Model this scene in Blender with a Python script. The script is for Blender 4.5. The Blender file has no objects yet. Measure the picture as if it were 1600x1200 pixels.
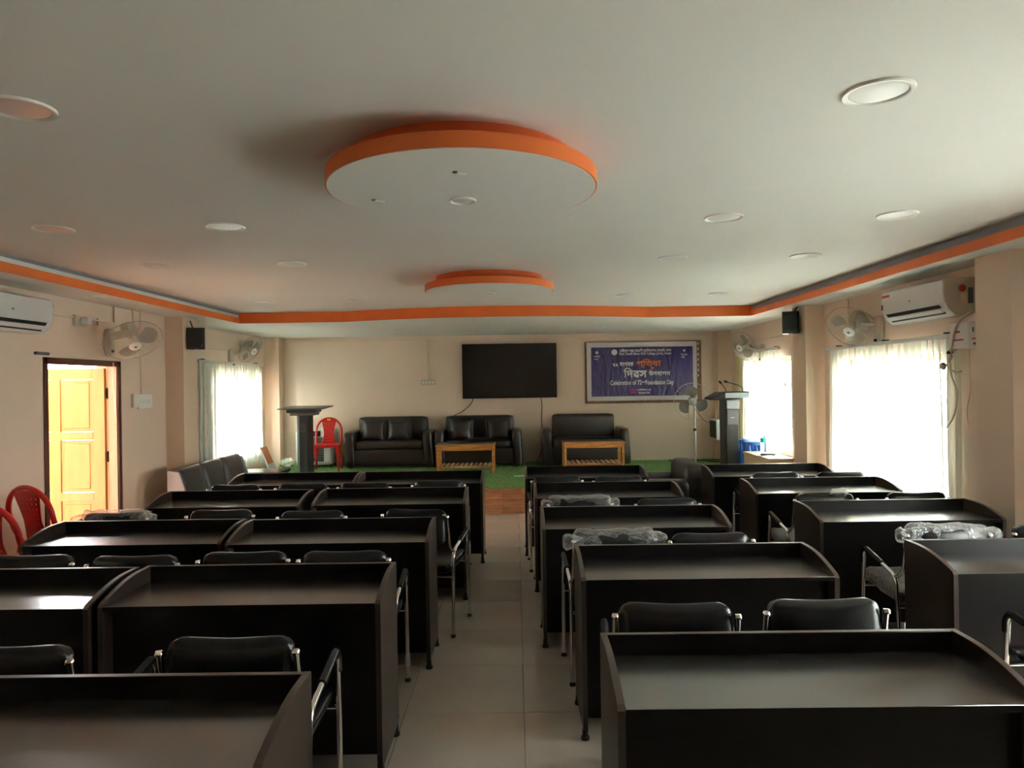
import bpy, bmesh, math, random
import numpy as np
from mathutils import Vector, Matrix, Euler
random.seed(4); np.random.seed(4)
SC = bpy.context.scene
COL = SC.collection
PI = math.pi
# ------------------------------------------------------------------ camera
H, F = 1.65, 1100.0
VP = (805.0, 600.5); ROLL = .015
d_ = np.array([VP[0]-800, VP[1]-600, F]); d_ /= np.linalg.norm(d_)
X_ = np.array([math.cos(ROLL), -math.sin(ROLL), 0.]); X_ -= d_*(X_@d_); X_ /= np.linalg.norm(X_)
Z_ = np.cross(X_, d_)
if Z_[1] > 0: Z_ = -Z_
M_ = np.array([X_, d_, Z_])            # room = M_ @ cam(x right, y down, z forward)
def at(x, y, X=None, Y=None, Z=None):
    """room point seen at a pixel of the 1600x1200 photo on a room plane"""
    r = M_ @ np.array([(x-800)/F, (y-600)/F, 1.])
    t = X/r[0] if X is not None else Y/r[1] if Y is not None else (Z-H)/r[2]
    p = np.array([0, 0, H]) + t*r
    return Vector(p)
cam_d = bpy.data.cameras.new('camera'); cam = bpy.data.objects.new('camera', cam_d); COL.objects.link(cam)
R_, D_, F_ = M_@np.array([1, 0, 0]), M_@np.array([0, 1, 0]), M_@np.array([0, 0, 1])
cam.matrix_world = Matrix(((R_[0], -D_[0], -F_[0], 0), (R_[1], -D_[1], -F_[1], 0), (R_[2], -D_[2], -F_[2], H), (0, 0, 0, 1)))
cam_d.sensor_width = 36; cam_d.lens = 36*F/1600; cam_d.clip_start = .03; cam_d.clip_end = 200
SC.camera = cam
# ------------------------------------------------------------------ world, light, exposure
SKY = 27.0
w = bpy.data.worlds.new('overcast'); SC.world = w; w.use_nodes = True
nt = w.node_tree; nt.nodes.clear()
tc = nt.nodes.new('ShaderNodeTexCoord'); sp = nt.nodes.new('ShaderNodeSeparateXYZ')
cr = nt.nodes.new('ShaderNodeValToRGB'); bg = nt.nodes.new('ShaderNodeBackground'); ou = nt.nodes.new('ShaderNodeOutputWorld')
nt.links.new(tc.outputs['Generated'], sp.inputs[0]); nt.links.new(sp.outputs[2], cr.inputs[0])
nt.links.new(cr.outputs[0], bg.inputs[0]); nt.links.new(bg.outputs[0], ou.inputs[0])
cr.color_ramp.elements[0].position = 0.0; cr.color_ramp.elements[0].color = (1.0, 1.0, .98, 1)
cr.color_ramp.elements[1].position = 1.0; cr.color_ramp.elements[1].color = (.86, .93, 1.0, 1)
bg.inputs[1].default_value = SKY
SC.view_settings.view_transform = 'Standard'; SC.view_settings.look = 'None'
SC.view_settings.exposure = 1.58; SC.view_settings.gamma = 1; SC.view_settings.use_curve_mapping = False
SC.cycles.max_bounces = 10; SC.cycles.diffuse_bounces = 7; SC.cycles.glossy_bounces = 4
SC.cycles.transmission_bounces = 6; SC.cycles.transparent_max_bounces = 16
SC.cycles.use_denoising = True
SC.cycles.sample_clamp_indirect = 8.0
SC.cycles.caustics_reflective = False; SC.cycles.caustics_refractive = False
def portal(loc, sx, sy, direction):
    l = bpy.data.lights.new('window_portal', 'AREA'); l.shape = 'RECTANGLE'; l.size = sx; l.size_y = sy
    l.cycles.is_portal = True
    o = bpy.data.objects.new('window_portal', l); COL.objects.link(o); o.location = loc
    o.rotation_euler = Vector(direction).to_track_quat('-Z', 'Z').to_euler()
# room sizes
ZS = .335; ZSOF = 2.495; ZC = 2.625; YB = 12.0; YREAR = -2.6
WLN, WLF = -4.05, -4.2         # left wall: near part, window part
WRN, WRF = 3.5, 3.62           # right wall: near part, far part
OP = {  # openings: name -> (wall x, y0, y1, z0, z1)
 'rf': (WRF, 9.25, 11.0, .62, 1.97), 'rb': (WRN, 5.72, 7.62, .42, 1.86), 'rn': (WRN, 1.3, 3.5, .42, 1.86),
 'lf': (WLF, 9.72, 11.55, .62, 1.88), 'door': (WLN, 6.02, 7.2, 0, 1.945)}
for k, (x, y0, y1, z0, z1) in OP.items():
    s = 1 if x > 0 else -1
    portal((x+s*.27, (y0+y1)/2, (z0+z1)/2), y1-y0, z1-z0, (-s, 0, 0))
# ------------------------------------------------------------------ materials
def new_mat(name):
    m = bpy.data.materials.new(name); m.use_nodes = True
    return m, m.node_tree, m.node_tree.nodes['Principled BSDF']
def mat(name, col, rough=.5, metal=0., spec=.5, var=0., vs=8., bump=0., bs=60., coat=0., stretch=None, trans=0., alpha=1., island=False):
    m, t, b = new_mat(name)
    b.inputs['Base Color'].default_value = (*col, 1); b.inputs['Roughness'].default_value = rough
    b.inputs['Metallic'].default_value = metal; b.inputs['Specular IOR Level'].default_value = spec
    b.inputs['Coat Weight'].default_value = coat; b.inputs['Transmission Weight'].default_value = trans
    b.inputs['Alpha'].default_value = alpha
    if var or bump:
        co = t.nodes.new('ShaderNodeTexCoord'); mp = t.nodes.new('ShaderNodeMapping')
        t.links.new(co.outputs['Object'], mp.inputs[0])
        if stretch: mp.inputs['Scale'].default_value = stretch
    if var:
        n = t.nodes.new('ShaderNodeTexNoise'); n.inputs['Scale'].default_value = vs; n.inputs['Detail'].default_value = 5
        r = t.nodes.new('ShaderNodeValToRGB'); t.links.new(mp.outputs[0], n.inputs['Vector']); t.links.new(n.outputs[0], r.inputs[0])
        r.color_ramp.elements[0].position = .3; r.color_ramp.elements[1].position = .7
        r.color_ramp.elements[0].color = (*[c*(1-var) for c in col], 1); r.color_ramp.elements[1].color = (*[min(1, c*(1+var)) for c in col], 1)
        out = r.outputs[0]
        if island:
            oi = t.nodes.new('ShaderNodeObjectInfo'); hs = t.nodes.new('ShaderNodeHueSaturation')
            ma = t.nodes.new('ShaderNodeMapRange'); ma.inputs[3].default_value = 1-island; ma.inputs[4].default_value = 1+island
            t.links.new(oi.outputs['Random'], ma.inputs[0]); t.links.new(ma.outputs[0], hs.inputs['Value']); t.links.new(out, hs.inputs['Color'])
            out = hs.outputs[0]
        t.links.new(out, b.inputs['Base Color'])
    if bump:
        n2 = t.nodes.new('ShaderNodeTexNoise'); n2.inputs['Scale'].default_value = bs; n2.inputs['Detail'].default_value = 4
        bp = t.nodes.new('ShaderNodeBump'); bp.inputs['Strength'].default_value = bump; bp.inputs['Distance'].default_value = .004
        t.links.new(mp.outputs[0], n2.inputs['Vector']); t.links.new(n2.outputs[0], bp.inputs['Height']); t.links.new(bp.outputs[0], b.inputs['Normal'])
    return m
M = {}
M['wall'] = mat('wall_paint', (.72, .575, .465), .62, var=.04, vs=1.3, bump=.12, bs=35)
M['pillar'] = mat('pillar_paint', (.69, .53, .395), .6, var=.04, vs=1.3, bump=.1, bs=35)
M['ceiling'] = mat('ceiling_paint', (.74, .75, .72), .7, var=.02, vs=1.0, bump=.05, bs=30)
M['orange'] = mat('orange_paint', (.78, .17, .025), .45, var=.06, vs=3)
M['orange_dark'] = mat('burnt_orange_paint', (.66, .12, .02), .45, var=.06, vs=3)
M['cove'] = mat('grey_cove', (.22, .23, .25), .45)  # flat grey for the cove strips, darker than the ceiling
M['tile'] = mat('vitrified_tile', (.52, .435, .36), .09, var=.05, vs=2.2, island=.03, spec=.6)
M['grout'] = mat('grout', (.30, .25, .2), .8)
M['concrete'] = mat('outdoor_concrete', (.5, .5, .47), .9, var=.1)
M['lam'] = mat('black_brown_laminate', (.0055, .004, .004), .30, var=.25, vs=6, stretch=(1, 12, 12), bump=.04, bs=90, spec=.14)
M['lamside'] = mat('black_brown_side_laminate', (.026, .016, .012), .36, var=.25, vs=6, stretch=(1, 1, .1), bump=.04, bs=90, spec=.4)
M['lamtop'] = mat('black_brown_worktop', (.020, .015, .013), .24, bump=.02, bs=120, var=.2, vs=5)
M['lamtop'].node_tree.nodes['Principled BSDF'].inputs['IOR'].default_value = 3.6
M['edge'] = mat('lit_edge_banding', (.075, .05, .04), .35)  # banding lightened so the desk rims seem to catch light
M['rubber'] = mat('black_rubber', (.012, .012, .012), .7)
M['leather'] = mat('black_leatherette', (.006, .006, .007), .27, bump=.08, bs=220, spec=.4)
M['chrome'] = mat('chrome', (.75, .74, .72), .12, metal=1)
M['dkleather'] = mat('brown_leatherette', (.020, .012, .010), .30, bump=.25, bs=160, spec=.7, var=.2, vs=4)
M['greyleather'] = mat('grey_leatherette', (.052, .044, .042), .38, bump=.2, bs=150, var=.1)
M['palegrey'] = mat('pale_grey_leatherette', (.42, .44, .50), .5, bump=.1, bs=150)
M['red'] = mat('red_plastic', (.62, .012, .010), .28, spec=.6)
M['yellow'] = mat('yellow_sticker', (.85, .5, .02), .5)
M['teak'] = mat('varnished_wood', (.58, .24, .06), .33, var=.35, vs=5, stretch=(1, 8, 8), coat=.2)
M['teakslat'] = mat('pale_slat_wood', (.66, .42, .24), .4, var=.15, vs=5, stretch=(1, 8, 8))
M['doorwood'] = mat('honey_door_wood', (.46, .225, .06), .32, var=.14, vs=3, stretch=(3, 3, .5), coat=.25)
M['jambwood'] = mat('pinkish_jamb_wood', (.62, .36, .26), .45, var=.1, vs=4, stretch=(3, 3, .5))
M['framewood'] = mat('dark_red_brown_frame', (.10, .03, .016), .42, var=.2, vs=5, stretch=(1, 1, .2))
M['winwood'] = mat('orange_brown_window_wood', (.45, .20, .08), .4, var=.15, vs=5, stretch=(1, 1, .2))
M['plank'] = mat('walnut_laminate_plank', (.50, .23, .11), .28, var=.3, vs=7, stretch=(.8, 5, 9), island=.16)
M['white'] = mat('white_plastic', (.70, .72, .72), .35)
M['cream'] = mat('aged_cream_plastic', (.56, .50, .40), .42)
M['fanplastic'] = mat('aged_fan_plastic', (.52, .48, .40), .35)
M['blade'] = mat('grey_translucent_blade', (.30, .29, .25), .3, alpha=.8)
M['wire'] = mat('wire_guard', (.42, .38, .31), .35, metal=.3)
M['wirechrome'] = mat('wire_guard_steel', (.55, .55, .53), .3, metal=.7)
M['greyblade'] = mat('grey_fan_blade', (.20, .20, .185), .35)
M['black'] = mat('black_plastic', (.008, .008, .009), .38)
M['grille'] = mat('black_speaker_grille', (.006, .006, .006), .65, bump=.5, bs=400)
M['screen'] = mat('tv_screen', (.004, .004, .005), .16, spec=.5)
M['lectern'] = mat('charcoal_lectern', (.045, .05, .055), .38, var=.1, vs=4)
M['lecternlight'] = mat('silver_grey_lectern', (.33, .38, .42), .38)
M['lectop'] = mat('brown_grey_lectern_top', (.15, .125, .10), .35)
M['darkmetal'] = mat('dark_metal', (.03, .03, .03), .4, metal=.6)
M['steel'] = mat('brushed_steel', (.5, .5, .5), .3, metal=.9)
M['beige'] = mat('beige_laminate', (.70, .56, .36), .4, var=.05)
M['blue'] = mat('blue_plastic', (.03, .13, .5), .35)
M['teal'] = mat('teal_label', (.02, .38, .36), .4)
M['banner'] = mat('purple_vinyl', (.045, .026, .16), .28, var=.3, vs=2.5, bump=0)
M['bannerwhite'] = mat('white_vinyl_border', (.62, .58, .62), .35)
M['board'] = mat('brown_board', (.20, .10, .05), .6, var=.35, vs=14)
M['textwhite'] = mat('white_print', (.75, .73, .75), .5)
M['textorange'] = mat('orange_print', (.85, .22, .05), .5)
M['textred'] = mat('red_print', (.5, .02, .03), .5)
M['textdark'] = mat('dark_print', (.06, .06, .07), .5)
M['paper'] = mat('white_paper', (.8, .8, .78), .7)
M['orangeprint'] = mat('orange_print_board', (.75, .22, .06), .5, var=.1, vs=9)
M['lampwhite'] = mat('downlight_diffuser', (.72, .73, .72), .35)
M['lamppink'] = mat('warm_downlight_diffuser', (.66, .52, .46), .35)
M['ring'] = mat('downlight_ring', (.84, .84, .82), .3)
M['turf'] = mat('turf_backing', (.09, .19, .05), .9)
M['vent'] = mat('grey_vent', (.16, .16, .16), .5)
M['switch'] = mat('white_switch', (.78, .78, .74), .35)
M['slot'] = mat('dark_slot', (.01, .01, .012), .6)
# glass
m, t, b = new_mat('window_glass'); M['glass'] = m
t.nodes.clear(); o_ = t.nodes.new('ShaderNodeOutputMaterial'); tr = t.nodes.new('ShaderNodeBsdfTransparent'); gl = t.nodes.new('ShaderNodeBsdfGlossy'); mx = t.nodes.new('ShaderNodeMixShader')
tr.inputs[0].default_value = (.93, .96, .95, 1); gl.inputs['Roughness'].default_value = .02; mx.inputs[0].default_value = .06
t.links.new(tr.outputs[0], mx.inputs[1]); t.links.new(gl.outputs[0], mx.inputs[2]); t.links.new(mx.outputs[0], o_.inputs[0])
# sheer fabric
def fabric(name, col, tp, trl=.5):
    m, t, b = new_mat(name); t.nodes.clear()
    o_ = t.nodes.new('ShaderNodeOutputMaterial'); tr = t.nodes.new('ShaderNodeBsdfTransparent'); tl = t.nodes.new('ShaderNodeBsdfTranslucent'); df = t.nodes.new('ShaderNodeBsdfDiffuse')
    m1 = t.nodes.new('ShaderNodeMixShader'); m2 = t.nodes.new('ShaderNodeMixShader')
    tr.inputs[0].default_value = (1, 1, 1, 1); tl.inputs[0].default_value = (*col, 1); df.inputs[0].default_value = (*col, 1)
    co = t.nodes.new('ShaderNodeTexCoord'); mp = t.nodes.new('ShaderNodeMapping'); mp.inputs['Scale'].default_value = (6, 40, 1.2)
    n = t.nodes.new('ShaderNodeTexNoise'); n.inputs['Scale'].default_value = 3; rg = t.nodes.new('ShaderNodeMapRange')
    rg.inputs[1].default_value = .3; rg.inputs[2].default_value = .7; rg.inputs[3].default_value = tp*.7; rg.inputs[4].default_value = tp*1.3
    t.links.new(co.outputs['Object'], mp.inputs[0]); t.links.new(mp.outputs[0], n.inputs['Vector']); t.links.new(n.outputs[0], rg.inputs[0]); t.links.new(rg.outputs[0], m2.inputs[0])
    m1.inputs[0].default_value = trl
    t.links.new(df.outputs[0], m1.inputs[1]); t.links.new(tl.outputs[0], m1.inputs[2]); t.links.new(m1.outputs[0], m2.inputs[1]); t.links.new(tr.outputs[0], m2.inputs[2]); t.links.new(m2.outputs[0], o_.inputs[0])
    return m
M['sheer'] = fabric('sheer_curtain_fabric', (.74, .77, .70), .14, .45)
M['medium'] = fabric('white_blind_fabric', (.74, .77, .70), .07, .40)
M['dense'] = fabric('denser_blind_fabric', (.76, .78, .71), .02, .30)
M['sheeryellow'] = fabric('yellowish_curtain_fabric', (.80, .74, .48), .012, .25)
# crumpled clear plastic
m, t, b = new_mat('clear_plastic_wrap'); M['wrap'] = m; t.nodes.clear()
o_ = t.nodes.new('ShaderNodeOutputMaterial'); tr = t.nodes.new('ShaderNodeBsdfTransparent'); gl = t.nodes.new('ShaderNodeBsdfGlossy'); df = t.nodes.new('ShaderNodeBsdfDiffuse')
fr = t.nodes.new('ShaderNodeLayerWeight'); fr.inputs[0].default_value = .35; m1 = t.nodes.new('ShaderNodeMixShader'); m2 = t.nodes.new('ShaderNodeMixShader')
gl.inputs['Roughness'].default_value = .15; gl.inputs[0].default_value = (.9, .9, .9, 1); df.inputs[0].default_value = (.75, .75, .74, 1); m1.inputs[0].default_value = .45
t.links.new(gl.outputs[0], m1.inputs[1]); t.links.new(df.outputs[0], m1.inputs[2]); t.links.new(tr.outputs[0], m2.inputs[1]); t.links.new(m1.outputs[0], m2.inputs[2])
mr = t.nodes.new('ShaderNodeMapRange'); nz = t.nodes.new('ShaderNodeTexNoise'); nz.inputs['Scale'].default_value = 38; nz.inputs['Detail'].default_value = 3; nz.inputs['Distortion'].default_value = 1.2
tcw = t.nodes.new('ShaderNodeTexCoord'); bw = t.nodes.new('ShaderNodeBump'); bw.inputs['Strength'].default_value = .9; bw.inputs['Distance'].default_value = .02
t.links.new(tcw.outputs['Object'], nz.inputs['Vector']); t.links.new(nz.outputs[0], bw.inputs['Height'])
for q_ in (gl, df, fr): t.links.new(bw.outputs[0], q_.inputs['Normal'])
mr.inputs[3].default_value = .05; mr.inputs[4].default_value = .8; t.links.new(fr.outputs['Facing'], mr.inputs[0]); t.links.new(mr.outputs[0], m2.inputs[0]); t.links.new(m2.outputs[0], o_.inputs[0])
M['bottle'] = mat('clear_bottle', (.9, .95, .97), .08, trans=.9)
# grass blades
m, t, b = new_mat('grass_blades'); M['grass'] = m
co = t.nodes.new('ShaderNodeTexCoord'); n = t.nodes.new('ShaderNodeTexNoise'); n.inputs['Scale'].default_value = 4; n.inputs['Detail'].default_value = 6
wn = t.nodes.new('ShaderNodeTexWhiteNoise'); r = t.nodes.new('ShaderNodeValToRGB'); r.color_ramp.elements[0].color = (.16, .32, .085, 1); r.color_ramp.elements[1].color = (.33, .52, .20, 1)
t.links.new(co.outputs['Object'], n.inputs['Vector']); t.links.new(n.outputs[0], r.inputs[0]); t.links.new(r.outputs[0], b.inputs['Base Color']); b.inputs['Roughness'].default_value = .5
# banner folds (relief only)
nt = M['banner'].node_tree; b = nt.nodes['Principled BSDF']
co = nt.nodes.new('ShaderNodeTexCoord'); mp = nt.nodes.new('ShaderNodeMapping'); mp.inputs['Rotation'].default_value = (0, .5, 0); mp.inputs['Scale'].default_value = (3.2, 1, .7)
n = nt.nodes.new('ShaderNodeTexNoise'); n.inputs['Scale'].default_value = 2.2; n.inputs['Detail'].default_value = 3; n.inputs['Distortion'].default_value = 1.5
bp = nt.nodes.new('ShaderNodeBump'); bp.inputs['Strength'].default_value = .8; bp.inputs['Distance'].default_value = .05
nt.links.new(co.outputs['Object'], mp.inputs[0]); nt.links.new(mp.outputs[0], n.inputs['Vector']); nt.links.new(n.outputs[0], bp.inputs['Height']); nt.links.new(bp.outputs[0], b.inputs['Normal'])

# ------------------------------------------------------------------ mesh helpers
class MB:
    def __init__(s): s.v = []; s.f = []
    def add(s, vs, fs):
        b = len(s.v); s.v += [tuple(p) for p in vs]; s.f += [tuple(i+b for i in f) for f in fs]; return s
    def box(s, c, size, bev=0., rot=None):
        """box with chamfered edges; c centre"""
        hx, hy, hz = size[0]/2, size[1]/2, size[2]/2
        if bev <= 0:
            vs = [Vector((sx*hx, sy*hy, sz*hz)) for sx in (-1, 1) for sy in (-1, 1) for sz in (-1, 1)]
            fs = [(0, 1, 3, 2), (4, 6, 7, 5), (0, 4, 5, 1), (2, 3, 7, 6), (0, 2, 6, 4), (1, 5, 7, 3)]
        else:
            b = min(bev, hx*.98, hy*.98, hz*.98)
            vs = []; idx = {}
            for sx in (-1, 1):
                for sy in (-1, 1):
                    for sz in (-1, 1):
                        for a in range(3):
                            p = [sx*(hx-b), sy*(hy-b), sz*(hz-b)]
                            p[a] = (sx*hx, sy*hy, sz*hz)[a]
                            idx[(sx, sy, sz, a)] = len(vs); vs.append(Vector(p))
            fs = []
            for a in range(3):
                u, w_ = (a+1) % 3, (a+2) % 3
                for sg in (-1, 1):
                    q = []
                    for (p1, p2) in ((-1, -1), (1, -1), (1, 1), (-1, 1)):
                        k = [0, 0, 0]; k[a] = sg; k[u] = p1; k[w_] = p2; q.append(idx[(*k, a)])
                    fs.append(tuple(q if sg > 0 else q[::-1]))
                for p1 in (-1, 1):
                    for p2 in (-1, 1):
                        k0 = [0, 0, 0]; k0[a] = -1; k0[u] = p1; k0[w_] = p2; k1 = list(k0); k1[a] = 1
                        q = [idx[(*k0, u)], idx[(*k1, u)], idx[(*k1, w_)], idx[(*k0, w_)]]
                        fs.append(tuple(q if p1*p2 < 0 else q[::-1]))
            for sx in (-1, 1):
                for sy in (-1, 1):
                    for sz in (-1, 1):
                        q = [idx[(sx, sy, sz, a)] for a in range(3)]
                        fs.append(tuple(q if sx*sy*sz > 0 else q[::-1]))
        if rot is not None:
            R = rot if isinstance(rot, Matrix) else Euler(rot).to_matrix()
            vs = [R @ v for v in vs]
        c = Vector(c)
        return s.add([v+c for v in vs], fs)
    def bx(s, x0, x1, y0, y1, z0, z1, bev=0.): return s.box(((x0+x1)/2, (y0+y1)/2, (z0+z1)/2), (abs(x1-x0), abs(y1-y0), abs(z1-z0)), bev)
    def tube(s, path, r, n=8, caps=True):
        path = [Vector(p) for p in path]; rs = r if isinstance(r, (list, tuple)) else [r]*len(path)
        rings = []; up = None
        for i, p in enumerate(path):
            tg = (path[min(i+1, len(path)-1)] - path[max(i-1, 0)])
            if tg.length < 1e-9: tg = Vector((0, 0, 1))
            tg.normalize()
            if up is None: up = tg.orthogonal().normalized()
            up = (up - tg*up.dot(tg))
            up = up.normalized() if up.length > 1e-6 else tg.orthogonal().normalized()
            bi = tg.cross(up)
            rings.append([p + (up*math.cos(2*PI*k/n) + bi*math.sin(2*PI*k/n))*rs[i] for k in range(n)])
        vs = [v for rg in rings for v in rg]; fs = []
        for i in range(len(rings)-1):
            for k in range(n):
                fs.append((i*n+k, i*n+(k+1) % n, (i+1)*n+(k+1) % n, (i+1)*n+k))
        if caps: fs.append(tuple(range(n))[::-1]); fs.append(tuple((len(rings)-1)*n+k for k in range(n)))
        return s.add(vs, fs)
    def cyl(s, p0, p1, r, n=16, r2=None): return s.tube([p0, p1], [r, r if r2 is None else r2], n)
    def lathe(s, prof, n=32, c=(0, 0, 0), axis=None, a0=0, a1=2*PI):
        c = Vector(c); R = Matrix.Identity(3) if axis is None else Vector(axis).to_track_quat('Z', 'Y').to_matrix()
        full = abs(a1-a0-2*PI) < 1e-6; m = n if full else n+1
        vs = []; fs = []
        for (r, z) in prof:
            for k in range(m):
                a = a0+(a1-a0)*k/n; vs.append(c + R @ Vector((r*math.cos(a), r*math.sin(a), z)))
        for i in range(len(prof)-1):
            for k in range(n):
                k2 = (k+1) % m
                fs.append((i*m+k, i*m+k2, (i+1)*m+k2, (i+1)*m+k))
        if prof[0][0] > 1e-6 and full: fs.append(tuple(range(m))[::-1])
        if prof[-1][0] > 1e-6 and full: fs.append(tuple((len(prof)-1)*m+k for k in range(m)))
        return s.add(vs, fs)
    def prism(s, poly, y0, y1, plane='xz', bev=0):
        """polygon in a plane extruded along the third axis"""
        def P(a, b, c): return {'xz': (a, c, b), 'xy': (a, b, c), 'yz': (c, a, b)}[plane]
        n = len(poly)
        vs = [P(a, b, y0) for a, b in poly]+[P(a, b, y1) for a, b in poly]
        fs = [tuple(range(n)), tuple(range(2*n-1, n-1, -1))]+[(i, i+n, (i+1) % n+n, (i+1) % n) for i in range(n)]
        return s.add(vs, fs)
    def soft(s, c, size, r=.03, puff=.02, n=7, rot=None, sag=None):
        """rounded, slightly puffed cushion"""
        hx, hy, hz = size[0]/2, size[1]/2, size[2]/2; r = min(r, hx, hy, hz)
        vs = []; fs = []; R = None if rot is None else Euler(rot).to_matrix(); c = Vector(c)
        def mp(p):
            q = Vector((p[0]*hx, p[1]*hy, p[2]*hz))
            inn = Vector((max(-hx+r, min(hx-r, q.x)), max(-hy+r, min(hy-r, q.y)), max(-hz+r, min(hz-r, q.z))))
            dd = q-inn
            if dd.length > 1e-9: q = inn+dd.normalized()*r
            q.x += p[0]*puff*(1-p[1]**2)*(1-p[2]**2) if hx < max(hy, hz)*.5 else 0
            q.y += p[1]*puff*(1-p[0]**2)*(1-p[2]**2) if hy < max(hx, hz)*.5 else 0
            q.z += p[2]*puff*(1-p[0]**2)*(1-p[1]**2) if hz < max(hx, hy)*.5 else 0
            if sag: q = sag(q, p)
            if R: q = R@q
            return q+c
        g = [-1]+[-1+2*(i/(n)) for i in range(1, n)]+[1]
        g = [math.copysign(abs(x)**.7, x) for x in g]
        for a in range(3):
            for sg in (-1, 1):
                b0 = len(vs)
                for i in range(n+1):
                    for j in range(n+1):
                        p = [0, 0, 0]; p[a] = sg; p[(a+1) % 3] = g[i]; p[(a+2) % 3] = g[j]; vs.append(mp(p))
                for i in range(n):
                    for j in range(n):
                        q = (b0+i*(n+1)+j, b0+(i+1)*(n+1)+j, b0+(i+1)*(n+1)+j+1, b0+i*(n+1)+j+1)
                        fs.append(q if sg > 0 else q[::-1])
        return s.add(vs, fs)
    def mesh(s, name, mt, smooth=True, ang=40, weld=False):
        me = bpy.data.meshes.new(name); me.from_pydata(s.v, [], s.f); me.update()
        if weld:
            bm = bmesh.new(); bm.from_mesh(me); bmesh.ops.remove_doubles(bm, verts=bm.verts, dist=1e-5); bm.to_mesh(me); bm.free()
        bm = bmesh.new(); bm.from_mesh(me); bmesh.ops.recalc_face_normals(bm, faces=bm.faces); bm.to_mesh(me); bm.free()
        me.materials.append(mt)
        if smooth:
            me.shade_smooth(); me.set_sharp_from_angle(angle=math.radians(ang))
        return me
    def build(s, name, mt, parent=None, smooth=True, ang=40, weld=False, loc=None):
        o = bpy.data.objects.new(name, s.mesh(name, mt, smooth, ang, weld)); COL.objects.link(o)
        if loc is not None: o.location = loc
        if parent is not None: o.parent = parent
        return o
def arc_pts(path, r=.04, k=5):
    """round the corners of a polyline"""
    P = [Vector(p) for p in path]; out = [P[0]]
    for i in range(1, len(P)-1):
        a, b, c = P[i-1], P[i], P[i+1]; rr = min(r, (a-b).length*.49, (c-b).length*.49)
        p0 = b+(a-b).normalized()*rr; p1 = b+(c-b).normalized()*rr
        for j in range(k+1):
            t_ = j/k; out.append(p0*(1-t_)**2+b*2*t_*(1-t_)+p1*t_**2)
    out.append(P[-1]); return out
def tag(o, label=None, cat=None, group=None, kind=None):
    if label: o['label'] = label
    if cat: o['category'] = cat
    if group: o['group'] = group
    if kind: o['kind'] = kind
    return o
def empty(name, loc=(0, 0, 0), rz=0., label=None, cat=None, group=None, kind=None):
    o = bpy.data.objects.new(name, None); o.empty_display_size = .1; COL.objects.link(o); o.location = loc; o.rotation_euler = (0, 0, rz)
    return tag(o, label, cat, group, kind)
def kids(o): return [c for c in bpy.data.objects if c.parent == o]
def dup_mesh(o, parent=None, loc=None, name=None):
    c = o.copy(); COL.objects.link(c); c.parent = parent
    if name: c.name = name
    if loc is not None: c.location = loc
    return c
def copy_tree(o, parent=None):
    c = o.copy(); COL.objects.link(c)
    if parent is not None: c.parent = parent
    for ch in kids(o): copy_tree(ch, c)
    return c
def text_mesh(txt, name, mt, parent, centre, width=None, height=None, normal='-Y', depth=.002, bold=0.):
    cu = bpy.data.curves.new('txt', 'FONT'); cu.body = txt; cu.size = 1; cu.extrude = 0
    if any(ord(ch) > 0x900 for ch in txt): cu.fill_mode = 'NONE'; cu.bevel_depth = .032; cu.bevel_resolution = 0; cu.resolution_u = 3
    else: cu.offset = bold
    ob = bpy.data.objects.new('txt', cu); COL.objects.link(ob)
    dg = bpy.context.evaluated_depsgraph_get(); dg.update()
    me = bpy.data.meshes.new_from_object(ob.evaluated_get(dg)); bpy.data.objects.remove(ob)
    if not me.vertices: return None
    vs = np.array([v.co[:] for v in me.vertices]); lo, hi = vs.min(0), vs.max(0)
    sx = (width/(hi[0]-lo[0])) if width else None; sy = (height/(hi[1]-lo[1])) if height else None
    sx = sx or sy; sy = sy or sx
    C = (lo+hi)/2
    for v in me.vertices:
        x, y = (v.co.x-C[0])*sx, (v.co.y-C[1])*sy
        v.co = {'-Y': (x, -v.co.z*sy*.6, y), '-X': (0, -x, y), '+X': (0, x, y)}[normal]
    me.materials.clear(); me.materials.append(mt); me.name = name
    o = bpy.data.objects.new(name, me); COL.objects.link(o); o.location = centre; o.parent = parent
    return o

# ------------------------------------------------------------------ room shell
def struct(name, label=None): 
    return empty(name, kind='structure', label=label)
fl = MB().bx(-4.8, 4.2, YREAR-.2, YB+.2, -.15, -.006).build('floor', M['grout']); tag(fl, 'beige glossy vitrified tile floor between the desk rows', kind='structure')
TS = .6; tile_me = MB().box((0, 0, -.004), (TS-.003, TS-.003, .008), .0012).mesh('floor_tile', M['tile'])
for i in range(-7, 6):
    for j in range(0, 17):
        cx = .02+i*TS+TS/2; cy = .24+j*TS
        if cy > 10.2: continue
        x0, x1 = max(cx-TS/2, -4.18), min(cx+TS/2, 3.6)
        if x1-x0 < .03: continue
        if x1-x0 < TS-.01:
            o = MB().bx(x0+.0015, x1-.0015, cy-TS/2+.0015, cy+TS/2-.0015, -.008, 0, .0012).build('floor_tile', M['tile'], fl)
        else:
            o = bpy.data.objects.new('floor_tile', tile_me); COL.objects.link(o); o.location = (cx, cy, 0); o.parent = fl
g = MB().bx(-60, 60, -50, 70, -.5, -.4).build('ground', M['concrete']); tag(g, 'pale ground outside the windows', kind='structure')
tag(MB().bx(-4.8, 4.2, YREAR-.2, YB+.2, 2.9, 3.0).bx(-4.2, 3.62, YREAR, 9.15, ZC, ZC+.08).build('ceiling', M['ceiling']), 'white main ceiling', kind='structure')
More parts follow.
